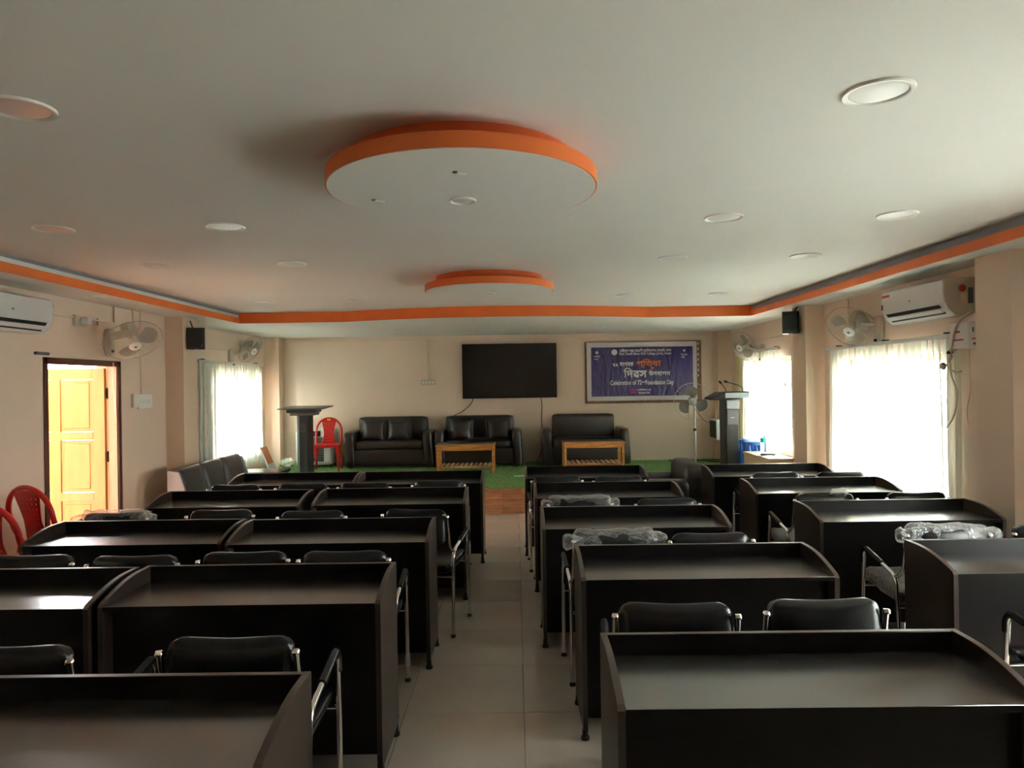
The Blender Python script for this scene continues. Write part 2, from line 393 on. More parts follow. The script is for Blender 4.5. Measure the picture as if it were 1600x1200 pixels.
# perimeter soffit : left, right, back with the bulge
XL, XR, YC = -3.57, 3.07, 9.12
def bulge_c(x):       # ceiling edge line
    if -2.22 <= x <= 1.72:
        u = (x+.25)/1.97; return YC-.40*(1-u*u)
    return YC
so = MB().bx(-4.4, XL, YREAR, YB, ZSOF, ZSOF+.06).bx(XR, 3.75, YREAR, YB, ZSOF, ZSOF+.06)
xs = [XL]+[-2.22+3.94*i/28 for i in range(29)]+[XR]
so.prism([(x, bulge_c(x)) for x in xs]+[(XR, YB), (XL, YB)], ZSOF, ZSOF+.06, 'xy')
tag(so.build('ceiling_soffit', M['ceiling'], smooth=False), 'lower white ceiling strip around the walls', kind='structure')
b = MB()
for i in range(len(xs)-1):
    x0, x1 = xs[i], xs[i+1]; y0, y1 = bulge_c(x0), bulge_c(x1)
    b.prism([(x0, y0-.012), (x1, y1-.012), (x1, y1), (x0, y0)], ZSOF-.004, ZC+.002, 'xy')
tag(b.build('trim_1', M['orange'], smooth=False), 'orange ceiling band along the stage end, bowed in the middle', kind='structure')
tag(MB().bx(XL-.004, XL+.012, YREAR, YC, ZSOF-.004, ZSOF+.066).build('trim_2', M['orange']), 'orange ceiling band along the left wall', kind='structure')
tag(MB().bx(XR-.012, XR+.004, YREAR, YC, ZSOF-.004, ZSOF+.066).build('trim_3', M['orange']), 'orange ceiling band along the right wall', kind='structure')
t4 = MB().bx(XL-.09, XL-.05, YREAR, YC, ZSOF+.05, ZC+.12).build('trim_4', M['ceiling']); tag(t4, 'pale inner cove face above the left orange band', kind='structure')
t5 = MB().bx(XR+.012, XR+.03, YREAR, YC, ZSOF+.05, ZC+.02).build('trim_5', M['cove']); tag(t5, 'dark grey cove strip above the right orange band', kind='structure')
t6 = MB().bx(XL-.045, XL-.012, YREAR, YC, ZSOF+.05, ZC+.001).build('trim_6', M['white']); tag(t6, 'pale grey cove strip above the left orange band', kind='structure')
MB().bx(XL-.012, XL-.008, YREAR, YC, ZSOF+.105, ZC+.001).build('upper_grey_strip', M['cove'], t6)  # thin grey strip over the upper part of the pale one

def wall_x(mb, x, s, y0, y1, ops, z0=-.1, z1=2.95, th=.24):
    """wall at plane x (inner face), extends outward in direction s, with openings"""
    ops = sorted(ops, key=lambda o: o[1]); y = y0
    xa, xb = (x, x+s*th)
    for (_, a, c, za, zb) in ops:
        mb.bx(xa, xb, y, a, z0, z1); 
        if za > z0+.11: mb.bx(xa, xb, a, c, z0, za)
        mb.bx(xa, xb, a, c, zb, z1); y = c
    mb.bx(xa, xb, y, y1, z0, z1)
wl = MB(); wall_x(wl, WLN, -1, YREAR, 8.3, [OP['door']]); wall_x(wl, WLF, -1, 8.3, YB+.1, [OP['lf']])
wl = tag(wl.build('wall_left', M['wall'], smooth=False), 'cream left wall', kind='structure')
MB().bx(-4.4, -3.84, 8.14, 8.5, 0, 2.9).build('pillar', M['pillar'], wl, smooth=False)
MB().bx(-4.4, -3.955, 11.78, YB, 0, 2.9).build('pillar', M['pillar'], wl, smooth=False)
wr = MB(); wall_x(wr, WRN, 1, YREAR, 8.2, [OP['rb'], OP['rn']]); wall_x(wr, WRF, 1, 8.2, YB+.1, [OP['rf']])
wr = tag(wr.build('wall_right', M['wall'], smooth=False), 'cream right wall', kind='structure')
MB().bx(3.285, 3.8, 7.97, 8.33, 0, 2.9).build('pillar', M['pillar'], wr, smooth=False)
MB().bx(3.285, 3.8, 4.66, 5.03, 0, 2.9).build('pillar', M['wall'], wr, smooth=False)
MB().bx(3.385, 3.8, 11.76, YB, 0, 2.9).build('pillar', M['pillar'], wr, smooth=False)
wb = tag(MB().bx(-4.5, 3.9, YB, YB+.25, -.1, 2.9).build('wall_back', M['wall'], smooth=False), 'cream wall behind the stage', kind='structure')
tag(MB().bx(-4.5, 3.9, YREAR-.25, YREAR, -.1, 2.9).build('wall_front', M['wall'], smooth=False), 'cream wall behind the viewer', kind='structure')
# wiring casing along the back wall and side walls
def casing(pts, wall, r=.011, name='wire_casing', mt=None):
    b = MB()
    for a, c in zip(pts[:-1], pts[1:]):
        a, c = Vector(a), Vector(c); lo = Vector([min(a[i], c[i])-r for i in range(3)]); hi = Vector([max(a[i], c[i])+r for i in range(3)])
        b.bx(lo.x, hi.x, lo.y, hi.y, lo.z, hi.z, .003)
    return b.build(name, mt or M['wall'], wall)
pz = at(669, 530, Y=YB)
casing([(-3.93, YB-.01, 2.44), (3.37, YB-.01, 2.44)], wb)
casing([(pz.x-.012, YB-.01, 2.43), (pz.x-.012, YB-.01, at(669, 594, Y=YB).z)], wb); casing([(pz.x+.03, YB-.01, 2.43), (pz.x+.03, YB-.01, at(669, 594, Y=YB).z)], wb)
for (px, py0, py1) in ((178.5, 476, 505), (208, 484, 512), (219.6, 484, 614), (153, 499, 507)):
    p = at(px, py0, X=WLN+.01); q = at(px, py1, X=WLN+.01); casing([(WLN+.01, p.y, p.z), (WLN+.01, p.y, q.z)], wl, .009)
p = at(40, 484, X=WLN+.01); q = at(178, 505, X=WLN+.01); casing([(WLN+.01, 4.0, (p.z+q.z)/2), (WLN+.01, q.y, (p.z+q.z)/2)], wl, .009)
p = at(80, 480, X=WLN+.01); casing([(WLN+.01, 4.0, 2.425), (WLN+.01, 6.15, 2.425), (WLN+.01, 6.15, 2.40)], wl, .012)
p = at(320, 532, X=WLF+.01); casing([(WLF+.01, 8.55, p.z-.1), (WLF+.01, 10.4, p.z-.1)], wl, .008)
p = at(1195, 523, X=WRF-.01); casing([(WRF-.01, 9.2, p.z-.05), (WRF-.01, 10.6, p.z-.05)], wr, .008)
p = at(1325, 494, X=WRN-.01); casing([(WRN-.01, p.y, 2.49), (WRN-.01, p.y, p.z-.12)], wr, .007)
casing([(WRN-.01, 6.6, p.z-.07), (WRN-.01, 7.5, p.z-.07)], wr, .007)
# beam strip on top of the side walls
casing([(WLF+.012, 8.52, 2.47), (WLF+.012, 11.76, 2.47)], wl, .012)

# ------------------------------------------------------------------ windows
def window(n, key, nx, label, bars=9):
    x, y0, y1, z0, z1 = OP[key]; s = 1 if x > 0 else -1
    e = empty('window_%d' % n, kind='structure', label=label)
    xf = x+s*.12; fw = .06
    b = MB().bx(xf-.035, xf+.035, y0, y0+fw, z0, z1, .004).bx(xf-.035, xf+.035, y1-fw, y1, z0, z1, .004).bx(xf-.035, xf+.035, y0, y1, z0, z0+fw, .004).bx(xf-.035, xf+.035, y0, y1, z1-fw, z1, .004)
    b.build('window_frame', M['winwood'], e)
    wx = (y1-y0)/nx; zt = z0+(z1-z0)*.72
    MB().bx(xf-.03, xf+.03, y0+fw, y1-fw, zt-.025, zt+.025, .004).build('transom', M['winwood'], e)
    for i in range(nx):
        a = y0+i*wx; c = a+wx
        if i: MB().bx(xf-.03, xf+.03, a-.03, a+.03, z0+fw, z1-fw, .004).build('mullion', M['winwood'], e)
        for (za, zb) in ((z0+fw, zt-.025), (zt+.025, z1-fw)):
            MB().bx(xf+s*.01-.002, xf+s*.01+.002, a+.03, c-.03, za, zb).build('pane', M['glass'], e)
    for i in range(bars):
        z = z0+.1+(z1-z0-.2)*i/(bars-1)
        MB().cyl((xf-s*.055, y0+.01, z), (xf-s*.055, y1-.01, z), .006, 6).build('grille_bar', M['white'], e)
    MB().bx(x-s*.02, x+s*.2, y0-.02, y1+.02, z0-.03, z0, .004).build('window_sill', M['ceiling'], e)
window(1, 'lf', 4, 'wooden window with steel bars behind the left sheer curtain', 11)
window(2, 'rf', 4, 'wooden window with steel bars beside the grey lectern', 12)
window(3, 'rb', 4, 'wide overexposed window behind the large white blinds', 11)
window(4, 'rn', 5, 'window on the right wall nearer the viewer, outside the picture', 9)
# ------------------------------------------------------------------ blinds
def blinds(x, ya, yb, zr, zb, label, n, off=.06, width=None, cat='blind', gap=None, last=None, seed=1, fab='sheer'):
    s = 1 if x > 0 else -1; rnd = random.Random(seed)
    e = empty('vertical_blind', (x-s*off, (ya+yb)/2, zb), label=label, cat=cat)
    L = yb-ya; b = MB().bx(-.022, .022, -L/2-.03, L/2+.03, zr-zb, zr-zb+.035, .006)
    b.build('headrail', M['white'], e)
    for k in (-.42, 0, .42):
        MB().bx(0, s*off, k*L-.015, k*L+.015, zr-zb+.033, zr-zb+.05, .003).build('bracket', M['darkmetal'], e)
    pitch = L/n; w_ = (width or pitch*1.5)
    for i in range(n):
        if gap and i in gap: continue
        y = -L/2+pitch*(i+.5)+rnd.uniform(-.006, .006); th = rnd.uniform(.10, .30)*s; nn = 8
        dz = rnd.uniform(-.008, .008); hz = zr-zb; vs = []; fs = []
        for j in range(7):
            z = hz*(1-j/6)+(dz if j == 6 else 0)
            for k in range(nn+1):
                u = (k/nn-.5)*w_; bow = .014*math.cos(k/nn*PI*3+i)+.006*math.sin(i*2.1+j)
                vs.append((u*math.sin(th)+bow, y+u*math.cos(th)+.004*math.sin(j*1.3+i), z))
        for j in range(6):
            for k in range(nn): a = j*(nn+1)+k; fs.append((a, a+1, a+nn+2, a+nn+1))
        o = MB().add(vs, fs).build('slat', M[fab] if not (last and i in last) else M['sheeryellow'], e, ang=60)
    return e
p0, p1 = at(1298, 548, X=WRN-.06), at(1490, 531, X=WRN-.06)
blinds(WRN, p1.y-.06, p0.y+.05, 1.965, .33, 'wide white vertical blinds over the bright window under the right air conditioner', 22, seed=3, fab='medium')
p0, p1 = at(1148, 553, X=WRF-.06), at(1224, 545, X=WRF-.06)
blinds(WRF, p1.y+.18, p0.y-.1, 2.07, .55, 'narrow white vertical blinds on the window beside the grey lectern', 15, last=(13, 14), seed=5, fab='dense')
p0, p1 = at(310, 565, X=WLF+.06), at(409, 573, X=WLF+.06)
blinds(WLF, p0.y, p1.y, 2.005, .45, 'white vertical blinds on the left window behind the grey sofa', 20, seed=7, fab='dense')
blinds(WRN, .8, 3.7, 1.965, .33, 'white vertical blinds on the right window nearest the viewer', 26, gap=(3, 4, 9, 10, 15, 16, 21, 22), seed=9)
# ------------------------------------------------------------------ door
x, y0, y1, z0, z1 = OP['door']
dr = empty('door_1', (WLN, y1, 0), kind='structure', label='open panelled wooden door in the left wall')
fw = .055
for (ya, yb_, nm, mm) in ((y0-y1, y0-y1+fw, 'door_frame', 'framewood'), (-fw, 0, 'door_frame', 'framewood')):
    MB().bx(-.105, .012, ya, yb_, 0, z1, .004).build(nm, M[mm], dr)
MB().bx(-.10, -.002, -fw-.012, -fw, 0, z1-fw, .002).build('jamb_lining', M['jambwood'], dr)
MB().bx(-.105, .012, y0-y1, 0, z1-fw, z1, .004).build('door_frame', M['framewood'], dr)
lf = MB(); LW = 1.0; LH = z1-fw-.035; T = .038
sty, mid = .12, .10; rails = [.0, .20]; pans = []
zz = [(.16, .50), (.58, .92)]
pw = (LW-2*sty-mid)/2
zr = [.14, .14+.33, .14+.33+.08]
tops = LH-.11; ph = .53; gp = .085
rows = [(tops-ph, tops), (tops-2*ph-gp, tops-ph-gp), (.16, tops-2*ph-2*gp)]
leaf = empty('door_leaf', (-.11, -.075, .02)); leaf.parent = dr
lf.bx(-LW, -LW+sty, -T/2, T/2, 0, LH, .003).bx(-sty, 0, -T/2, T/2, 0, LH, .003).bx(-sty-pw-mid, -sty-pw, -T/2, T/2, 0, LH, .003)
zc = 0
for (a, c) in sorted(rows): lf.bx(-LW+sty, -sty, -T/2+.0004, T/2-.0004, zc, a, .003); zc = c
lf.bx(-LW+sty, -sty, -T/2+.0004, T/2-.0004, zc, LH, .003)
leafm = lf.build('door_stile', M['doorwood'], leaf)
for (a, c) in rows:
    for xa in (-LW+sty, -sty-pw):
        MB().bx(xa+.002, xa+pw-.002, -.008, .008, a+.002, c-.002).bx(xa+.035, xa+pw-.035, -.014, .014, a+.035, c-.035, .006).build('door_panel', M['doorwood'], leaf)
for zh in (.35, .98, 1.62):
    MB().cyl((-.095, -.066, zh-.055), (-.095, -.066, zh+.055), .009, 8).bx(-.14, -.09, -.056, -.052, zh-.045, zh+.045, .001).build('hinge', M['darkmetal'], dr)
p = at(176, 602, X=WLN+.02); q = at(178, 661, X=WLN+.02)
MB().tube([(.03, p.y-y1+.0, 1.93), (.03, p.y-y1+.01, 1.75), (.03, p.y-y1-.01, p.z), (.03, p.y-y1+.03, p.z-.1), (.03, p.y-y1+.03, p.z-.28)], .004, 6).build('pull_cord', M['white'], dr)

# unseen roof and walls, added to keep daylight off the door leaf
blocker = MB().bx(-7.0, WLN-.24, 3.6, 8.6, 2.75, 2.9).bx(-7.0, WLN-.24, 4.6, 4.75, -.4, 2.75).bx(-7.0, -6.85, 4.6, 8.6, -.4, 2.45).bx(-7.0, WLN-.24, 3.6, 8.6, -.4, -.01)
tag(blocker.build('door_light_blocker', M['wall'], smooth=False), 'unseen roof and walls added outside the wooden door to shade it', kind='structure')
# ------------------------------------------------------------------ stage
def front(x):
    if -2.35 < x < 1.95:
        u = (x+.2)/2.15; return 10.02-1.04*(1-u*u)
    return 10.02
stg = empty('stage', (0, 0, 0), kind='structure', label='low stage with green artificial turf and wooden plank front')
SX = [-4.2, -3.3, -2.35]+[-2.35+4.3*i/16 for i in range(1, 16)]+[1.95, 2.7, 3.62]
MB().prism([(x, front(x)+.02) for x in SX]+[(3.62, YB), (-4.2, YB)], 0, ZS-.02, 'xy').build('stage_base', M['turf'], stg, smooth=False)
rz_ = [(0, .045), (.047, .125), (.127, .205), (.207, .262), (.264, ZS-.012)]
for i in range(len(SX)-1):
    x0, x1 = SX[i], SX[i+1]; y0_, y1_ = front(x0), front(x1)
    for r_, (za, zb) in enumerate(rz_):
        sh = 0
        a = Vector((x0, y0_, 0)); c = Vector((x1, y1_, 0)); dd = (c-a).normalized(); nrm = Vector((dd.y, -dd.x, 0)); pr = .012 if r_ in (4,) else .006 if r_ == 0 else .0
        a2 = a+dd*.0008; c2 = c-dd*.0008
        vs = [(a2+nrm*pr), (c2+nrm*pr), (c2-nrm*.02), (a2-nrm*.02)]
        b = MB(); b.prism([(v.x, v.y) for v in vs], za, zb, 'xy'); b.build('plank', M['plank'], stg, smooth=False)
# turf with blades
N = 90000
xs_ = np.random.uniform(-4.15, 3.58, N); ys_ = np.random.uniform(8.95, 11.97, N)
fy = np.array([front(v) for v in xs_]); k = ys_ > fy+.005; xs_, ys_ = xs_[k], ys_[k]; n_ = len(xs_)
an = np.random.uniform(0, 2*PI, n_); hh = np.random.uniform(.010, .024, n_); ww = .0035
bx_ = np.stack([np.cos(an)*ww, np.sin(an)*ww], 1); ln = np.random.normal(0, .008, (n_, 2))
V = np.zeros((n_, 3, 3)); V[:, 0, 0] = xs_-bx_[:, 0]; V[:, 0, 1] = ys_-bx_[:, 1]; V[:, 1, 0] = xs_+bx_[:, 0]; V[:, 1, 1] = ys_+bx_[:, 1]
V[:, 0, 2] = V[:, 1, 2] = ZS-.012; V[:, 2, 0] = xs_+ln[:, 0]; V[:, 2, 1] = ys_+ln[:, 1]; V[:, 2, 2] = ZS-.012+hh
me = bpy.data.meshes.new('turf'); me.vertices.add(n_*3); me.loops.add(n_*3); me.polygons.add(n_)
me.vertices.foreach_set('co', V.reshape(-1)); me.loops.foreach_set('vertex_index', np.arange(n_*3)); me.polygons.foreach_set('loop_start', np.arange(0, n_*3, 3)); me.update()
me.materials.append(M['grass'])
tf = bpy.data.objects.new('turf', me); COL.objects.link(tf); tf.parent = stg; tf['kind'] = 'stuff'; tf['label'] = 'green artificial turf pile'
MB().prism([(x, front(x)+.003) for x in SX]+[(3.62, YB-.005), (-4.2, YB-.005)], ZS-.022, ZS-.008, 'xy').build('turf_backing', M['turf'], stg, smooth=False)
tag(MB().bx(-3.84, -3.2, 9.50, 9.95, .47, .51, .004).bx(-3.82, -3.78, 9.52, 9.93, 0, .47).bx(-3.26, -3.22, 9.52, 9.93, 0, .47).build('low_table', M['lam']), 'low black table at the left end of the stage front', 'table')

# ------------------------------------------------------------------ ceiling discs
def disc(px, py, label):
    c = at(px, py, Z=ZSOF-.0); r1, r2 = .578, .485
    e = empty('ceiling_disc', (c.x, c.y, ZC), label=label, cat='ceiling decoration', group='stepped orange ceiling discs')
    zb = ZSOF-ZC; zm = zb+.060
    MB().lathe([(r1, zb+.001), (r1+.006, zb+.001), (r1+.006, zm), (r1, zm)], 96).build('lower_rim', M['orange'], e, ang=30)
    MB().lathe([(r1-.001, zb-.001), (r1-.001, zm-.002)], 96).build('lower_panel', M['ceiling'], e, ang=30)
    MB().lathe([(r2, zm-.001), (r2, -.0005)], 96).build('upper_tier', M['orange_dark'], e, ang=30)
    return e
dA = disc(723, 300, 'large orange-rimmed white ceiling disc nearer the viewer')
dB = disc(764.5, 456.5, 'orange-rimmed white ceiling disc nearer the stage')
for k in ('group',):
    for o in (dA, dB): del o[k]
DL = {}
def downlight(px, py, z, r, label, warm=False):
    p = at(px, py, Z=z); e = empty('downlight', (p.x, p.y, z), label=label, cat='ceiling light', group='recessed ceiling downlights')
    key = (round(r, 3), warm)
    if key not in DL:
        DL[key] = (MB().lathe([(r*.80, -.002), (r*.86, -.008), (r*.97, -.009), (r, -.001)], 40).mesh('trim_ring', M['ring']),
                   MB().lathe([(0, -.0045), (r*.7, -.0045), (r*.81, -.0028)], 40).mesh('diffuser', M['lamppink'] if warm else M['lampwhite']))
    for nm, me in zip(('trim_ring', 'diffuser'), DL[key]):
        o = bpy.data.objects.new(nm, me); COL.objects.link(o); o.parent = e
R1 = .115
for (px, py, lb, wm) in (
    (1372, 143, 'large round ceiling downlight at the upper right, nearest the viewer', 0),
    (30, 168, 'pinkish round ceiling downlight at the upper left, nearest the viewer', 1),
    (83, 357, 'warm tinted ceiling downlight in the second row, by the left wall', 1),
    (352, 354, 'ceiling downlight in the second row, left of the large disc', 0),
    (1131, 339.5, 'ceiling downlight in the second row, right of the large disc', 0),
    (1402, 335, 'ceiling downlight in the second row, by the right wall', 0),
    (245, 414.5, 'ceiling downlight in the third row, nearest the left wall', 0),
    (456, 411.5, 'ceiling downlight in the third row, left of the far disc', 0),
    (1051, 402.5, 'ceiling downlight in the third row, right of the far disc', 0),
    (1258, 399, 'ceiling downlight in the third row, nearest the right wall', 0),
    (415, 471, 'faint ceiling downlight in the fourth row near the left corner of the orange band', 0),
    (558, 469, 'faint ceiling downlight in the fourth row, left of the far disc', 0),
    (978, 461, 'faint ceiling downlight in the fourth row, right of the far disc', 0),
    (1123, 458.5, 'faint ceiling downlight in the fourth row near the right orange band', 0)):
    downlight(px, py, ZC, R1, lb, bool(wm))
for (px, py, lb) in ((148, 463, 'small downlight in the soffit above the left door'), (625, 516.5, 'small downlight in the soffit left of the television'),
                     (779, 514.5, 'small downlight in the soffit above the television'), (937, 511, 'small downlight in the soffit above the purple banner')):
    downlight(px, py, ZSOF, .085, lb)
p = at(723, 312.5, Z=ZSOF); downlight(723, 312.5, ZSOF-.001, .062, 'small downlight in the middle of the nearer ceiling disc')
downlight(764.5, 457.5, ZSOF-.001, .062, 'small downlight in the middle of the ceiling disc nearer the stage')
def hook(px, py, label):
    p = at(px, py, Z=ZSOF); e = empty('ceiling_clip', (p.x, p.y, ZSOF-.001), .5, label=label, cat='clip')
    MB().lathe([(0, 0), (.011, 0), (.011, -.004), (0, -.006)], 14).build('base', M['vent'], e)
    MB().bx(.004, .05, -.009, .009, -.008, -.002, .002).build('arm', M['ring'], e)
hook(711, 268, 'small clip on the nearer ceiling disc above its downlight'); hook(584, 311.5, 'small clip near the left edge of the nearer ceiling disc')

# ------------------------------------------------------------------ desks
ZT, ZL, DD, WD = .745, .812, .41, 1.185
def make_desk():
    e = empty('desk'); th = .022; hw = WD/2
    side = [(0, .05), (0, ZT-.006)]
    side += [(.012, ZT+.008)]
    for i in range(1, 11):
        u = i/10; side.append((.012+u*.30, ZT+.008+(ZL-ZT-.008)*math.sin(u*PI/2)**.95))
    side += [(DD, ZL), (DD, .05)]
    for sx in (-1, 1):
        x0, x1 = (-hw, -hw+th) if sx < 0 else (hw-th, hw)
        pn = MB().prism(side, x0, x1, 'yz').build('side_panel', M['lamside'], e, ang=25)
        # edge band along the curved top, its colour paled as if catching light
        eb = MB(); pts = side[1:-2]+[(DD, ZL)]
        for a, c in zip(pts[:-1], pts[1:]):
            n2 = Vector((-(c[1]-a[1]), c[0]-a[0])).normalized()*.0012
            eb.add([(x0+.0012, a[0], a[1]), (x1-.0012, a[0], a[1]), (x1-.0012, a[0]+n2.x, a[1]+n2.y), (x0+.0012, a[0]+n2.x, a[1]+n2.y),
                    (x0+.0012, c[0], c[1]), (x1-.0012, c[0], c[1]), (x1-.0012, c[0]+n2.x, c[1]+n2.y), (x0+.0012, c[0]+n2.x, c[1]+n2.y)],
                   [(3, 2, 6, 7), (0, 3, 7, 4), (2, 1, 5, 6)])
        eb.build('edge_band', M['edge'], pn)
    MB().bx(-hw+th, hw-th, .0, DD-th, ZT-.02, ZT, .0015).build('worktop', M['lamtop'], e)
    MB().bx(-hw+th, hw-th, -.0025, -.0002, ZT-.0205, ZT-.001).build('front_edge', M['lam'], e)
    bk = MB().bx(-hw+th, hw-th, DD-th, DD, .09, ZL, .0015).build('back_panel', M['lam'], e)
    MB().bx(-hw+.001, hw-.001, DD-th+.0015, DD-.0015, ZL, ZL+.0012).build('edge_band', M['edge'], bk)
    MB().bx(-hw+th, hw-th, .07, .088, .075, ZT-.02, .0015).build('front_panel', M['lam'], e)
    MB().bx(-hw+th, hw-th, .09, DD-th, .36, .378).build('inner_shelf', M['lam'], e)
    for sx in (-1, 1):
        for yy in (.025, DD-.025):
            MB().lathe([(.014, .05), (.014, .02), (.02, .014), (.02, 0)], 12, (sx*(hw-.011), yy, 0)).build('foot', M['rubber'], e)
    return e
desk0 = make_desk(); first = [True]
def place_desk(xl, yn, label, rz=0., group='dark laminate desks in rows'):
    o = desk0 if first[0] else copy_tree(desk0); first[0] = False
    o.location = (xl+WD/2, yn, 0); o.rotation_euler = (0, 0, rz); tag(o, label, 'desk', group)
RW = ['front', 'second', 'third', 'fourth', 'nearest']
DK = {'r': ((.08, 6.75), (.14, 5.57), (.155, 4.39), (.29, 3.24), (.27, 1.95)),
      'l': ((-1.50, 6.50), (-1.58, 5.39), (-1.70, 4.08), (-1.763, 2.94), (-1.80, 1.665)),
      'll': ((-2.70, 6.52), (-2.85, 5.37), (-2.92, 4.11), (-2.975, 2.92)),
      'rr': ((1.86, 6.70), (1.915, 5.66), (1.925, 4.49), (2.01, 3.26))}
BN = {'r': 'right of the aisle, on the aisle side', 'l': 'left of the aisle, on the aisle side',
      'll': 'in the left block, on the wall side', 'rr': 'in the right block, beside the window wall'}
for k, L_ in DK.items():
    for i, (x_, y_) in enumerate(L_):
        place_desk(x_, y_, 'dark laminate desk in the %s row, %s' % (RW[i], BN[k]), rz=random.uniform(-.004, .004))

# ------------------------------------------------------------------ visitor chairs
def make_chair():
    e = empty('visitor_chair')
    for sx in (-1, 1):
        X = sx*.230
        path = arc_pts([(X, -.235, .012), (X, -.215, .40), (X, -.20, .555), (X, .165, .635), (X, .188, .35), (X, .19, .012)], .055, 6)
        MB().tube(path, .0115, 10).build('side_frame', M['chrome'], e)
        def onarm(t): return Vector((X, -.20+.365*t, .555+.08*t))
        ap = [onarm(.42), onarm(.6), onarm(.8), onarm(.93), Vector((X, .160, .624)), Vector((X, .176, .598)), Vector((X, .1795, .545))]
        MB().tube(arc_pts(ap, .02, 3), .0175, 10).build('armrest', M['leather'], e)
        up = arc_pts([(sx*.22, -.305, .800), (sx*.222, -.262, .60), (sx*.228, -.20, .545), (X-sx*.006, -.10, .572)], .05, 6)
        uo = MB().tube(up, .0105, 10).build('back_upright', M['chrome'], e)
        MB().lathe([(0, .008), (.011, .006), (.0145, 0), (.0145, -.008), (0, -.008)], 12, (sx*.22, -.306, .803)).build('end_cap', M['chrome'], uo)
        for yy in (-.235, .19):
            MB().lathe([(.0125, .02), (.017, .012), (.017, 0)], 10, (X, yy, 0)).build('foot_cap', M['rubber'], e)
    def sg(q, p):
        R9 = .062; dx = abs(q.x)-(.2075-R9); dz = abs(q.z)-(.1175-R9)
        if dx > 0 and dz > 0:
            l_ = math.hypot(dx, dz)
            if l_ > R9: q.x = math.copysign(.2075-R9+dx*R9/l_, q.x); q.z = math.copysign(.1175-R9+dz*R9/l_, q.z)
        q.y -= .018*(1-p[0]**2)
        if p[2] > 0: q.z -= p[2]*.006*(math.cos(p[0]*PI)+1)*.5
        return q
    MB().soft((0, -.285, .728), (.415, .055, .235), .045, .012, 14, (-.16, 0, 0), sg).build('backrest', M['leather'], e, ang=60, weld=True)
    MB().soft((0, -.005, .445), (.425, .43, .06), .03, .012, 9, (.05, 0, 0)).build('seat', M['leather'], e, ang=60, weld=True)
    MB().tube([(-.23, .184, .40), (.23, .184, .40)], .009, 8).build('cross_rail', M['chrome'], e)
    MB().tube([(-.23, -.213, .39), (.23, -.213, .39)], .009, 8).build('cross_rail', M['chrome'], e)
    return e
chair0 = make_chair(); cfirst = [True]
def rough(mb, amp, seed):
    from mathutils import noise
    out = []
    for v in mb.v:
        q = Vector(v)*17+Vector((seed, 0, 0)); n = noise.noise_vector(q)
        q2 = Vector(v)*45+Vector((0, seed, 0)); n2 = noise.noise_vector(q2)
        out.append(tuple(Vector(v)+n*amp+n2*amp*.5))
    mb.v = out; return mb
def add_wrap(e, seed, seat=False, ears=True, partial=False):
    b = MB()
    if not partial:
        b.soft((0, -.287, .735), (.445, .075, .255), .045, .012, 22, (-.16, 0, 0))
        rough(b, .011, seed)
    b2 = MB()
    for sx in ((-1, 1) if not partial else (1,)):
        cx = sx*.225 if not partial else .09
        b3 = MB().soft((cx, -.30, .80 if not partial else .845), (.10, .07, .075 if not partial else .05), .03, 0, 8)
        rough(b3, .022, seed+3*sx); b2.add(b3.v, b3.f)
    b.add(b2.v, b2.f)
    if seat:
        b4 = MB().soft((0, -.005, .452), (.44, .45, .085), .035, .012, 14, (.05, 0, 0)); rough(b4, .009, seed+9); b4.build('plastic_wrap', M['wrap'], e, ang=30)['label'] = 'clear plastic over the seat'
    w_ = b.build('plastic_wrap', M['wrap'], e, ang=30, weld=False); w_['label'] = 'crumpled clear plastic wrap'
def place_chair(x_, yb_, rz, label, wrap=None, group='black visitor chairs at the desks'):
    """x_, yb_ : centre of the backrest top"""
    o = chair0 if cfirst[0] else copy_tree(chair0)
    cfirst[0] = False
    off = Euler((0, 0, rz)).to_matrix() @ Vector((0, -.30, 0))
    o.location = (x_-off.x, yb_-off.y, 0); o.rotation_euler = (0, 0, rz)
    tag(o, label, 'chair', group)
    return o
def cpx(px, py, z=.848): p = at(px, py, Z=z); return p.x, p.y
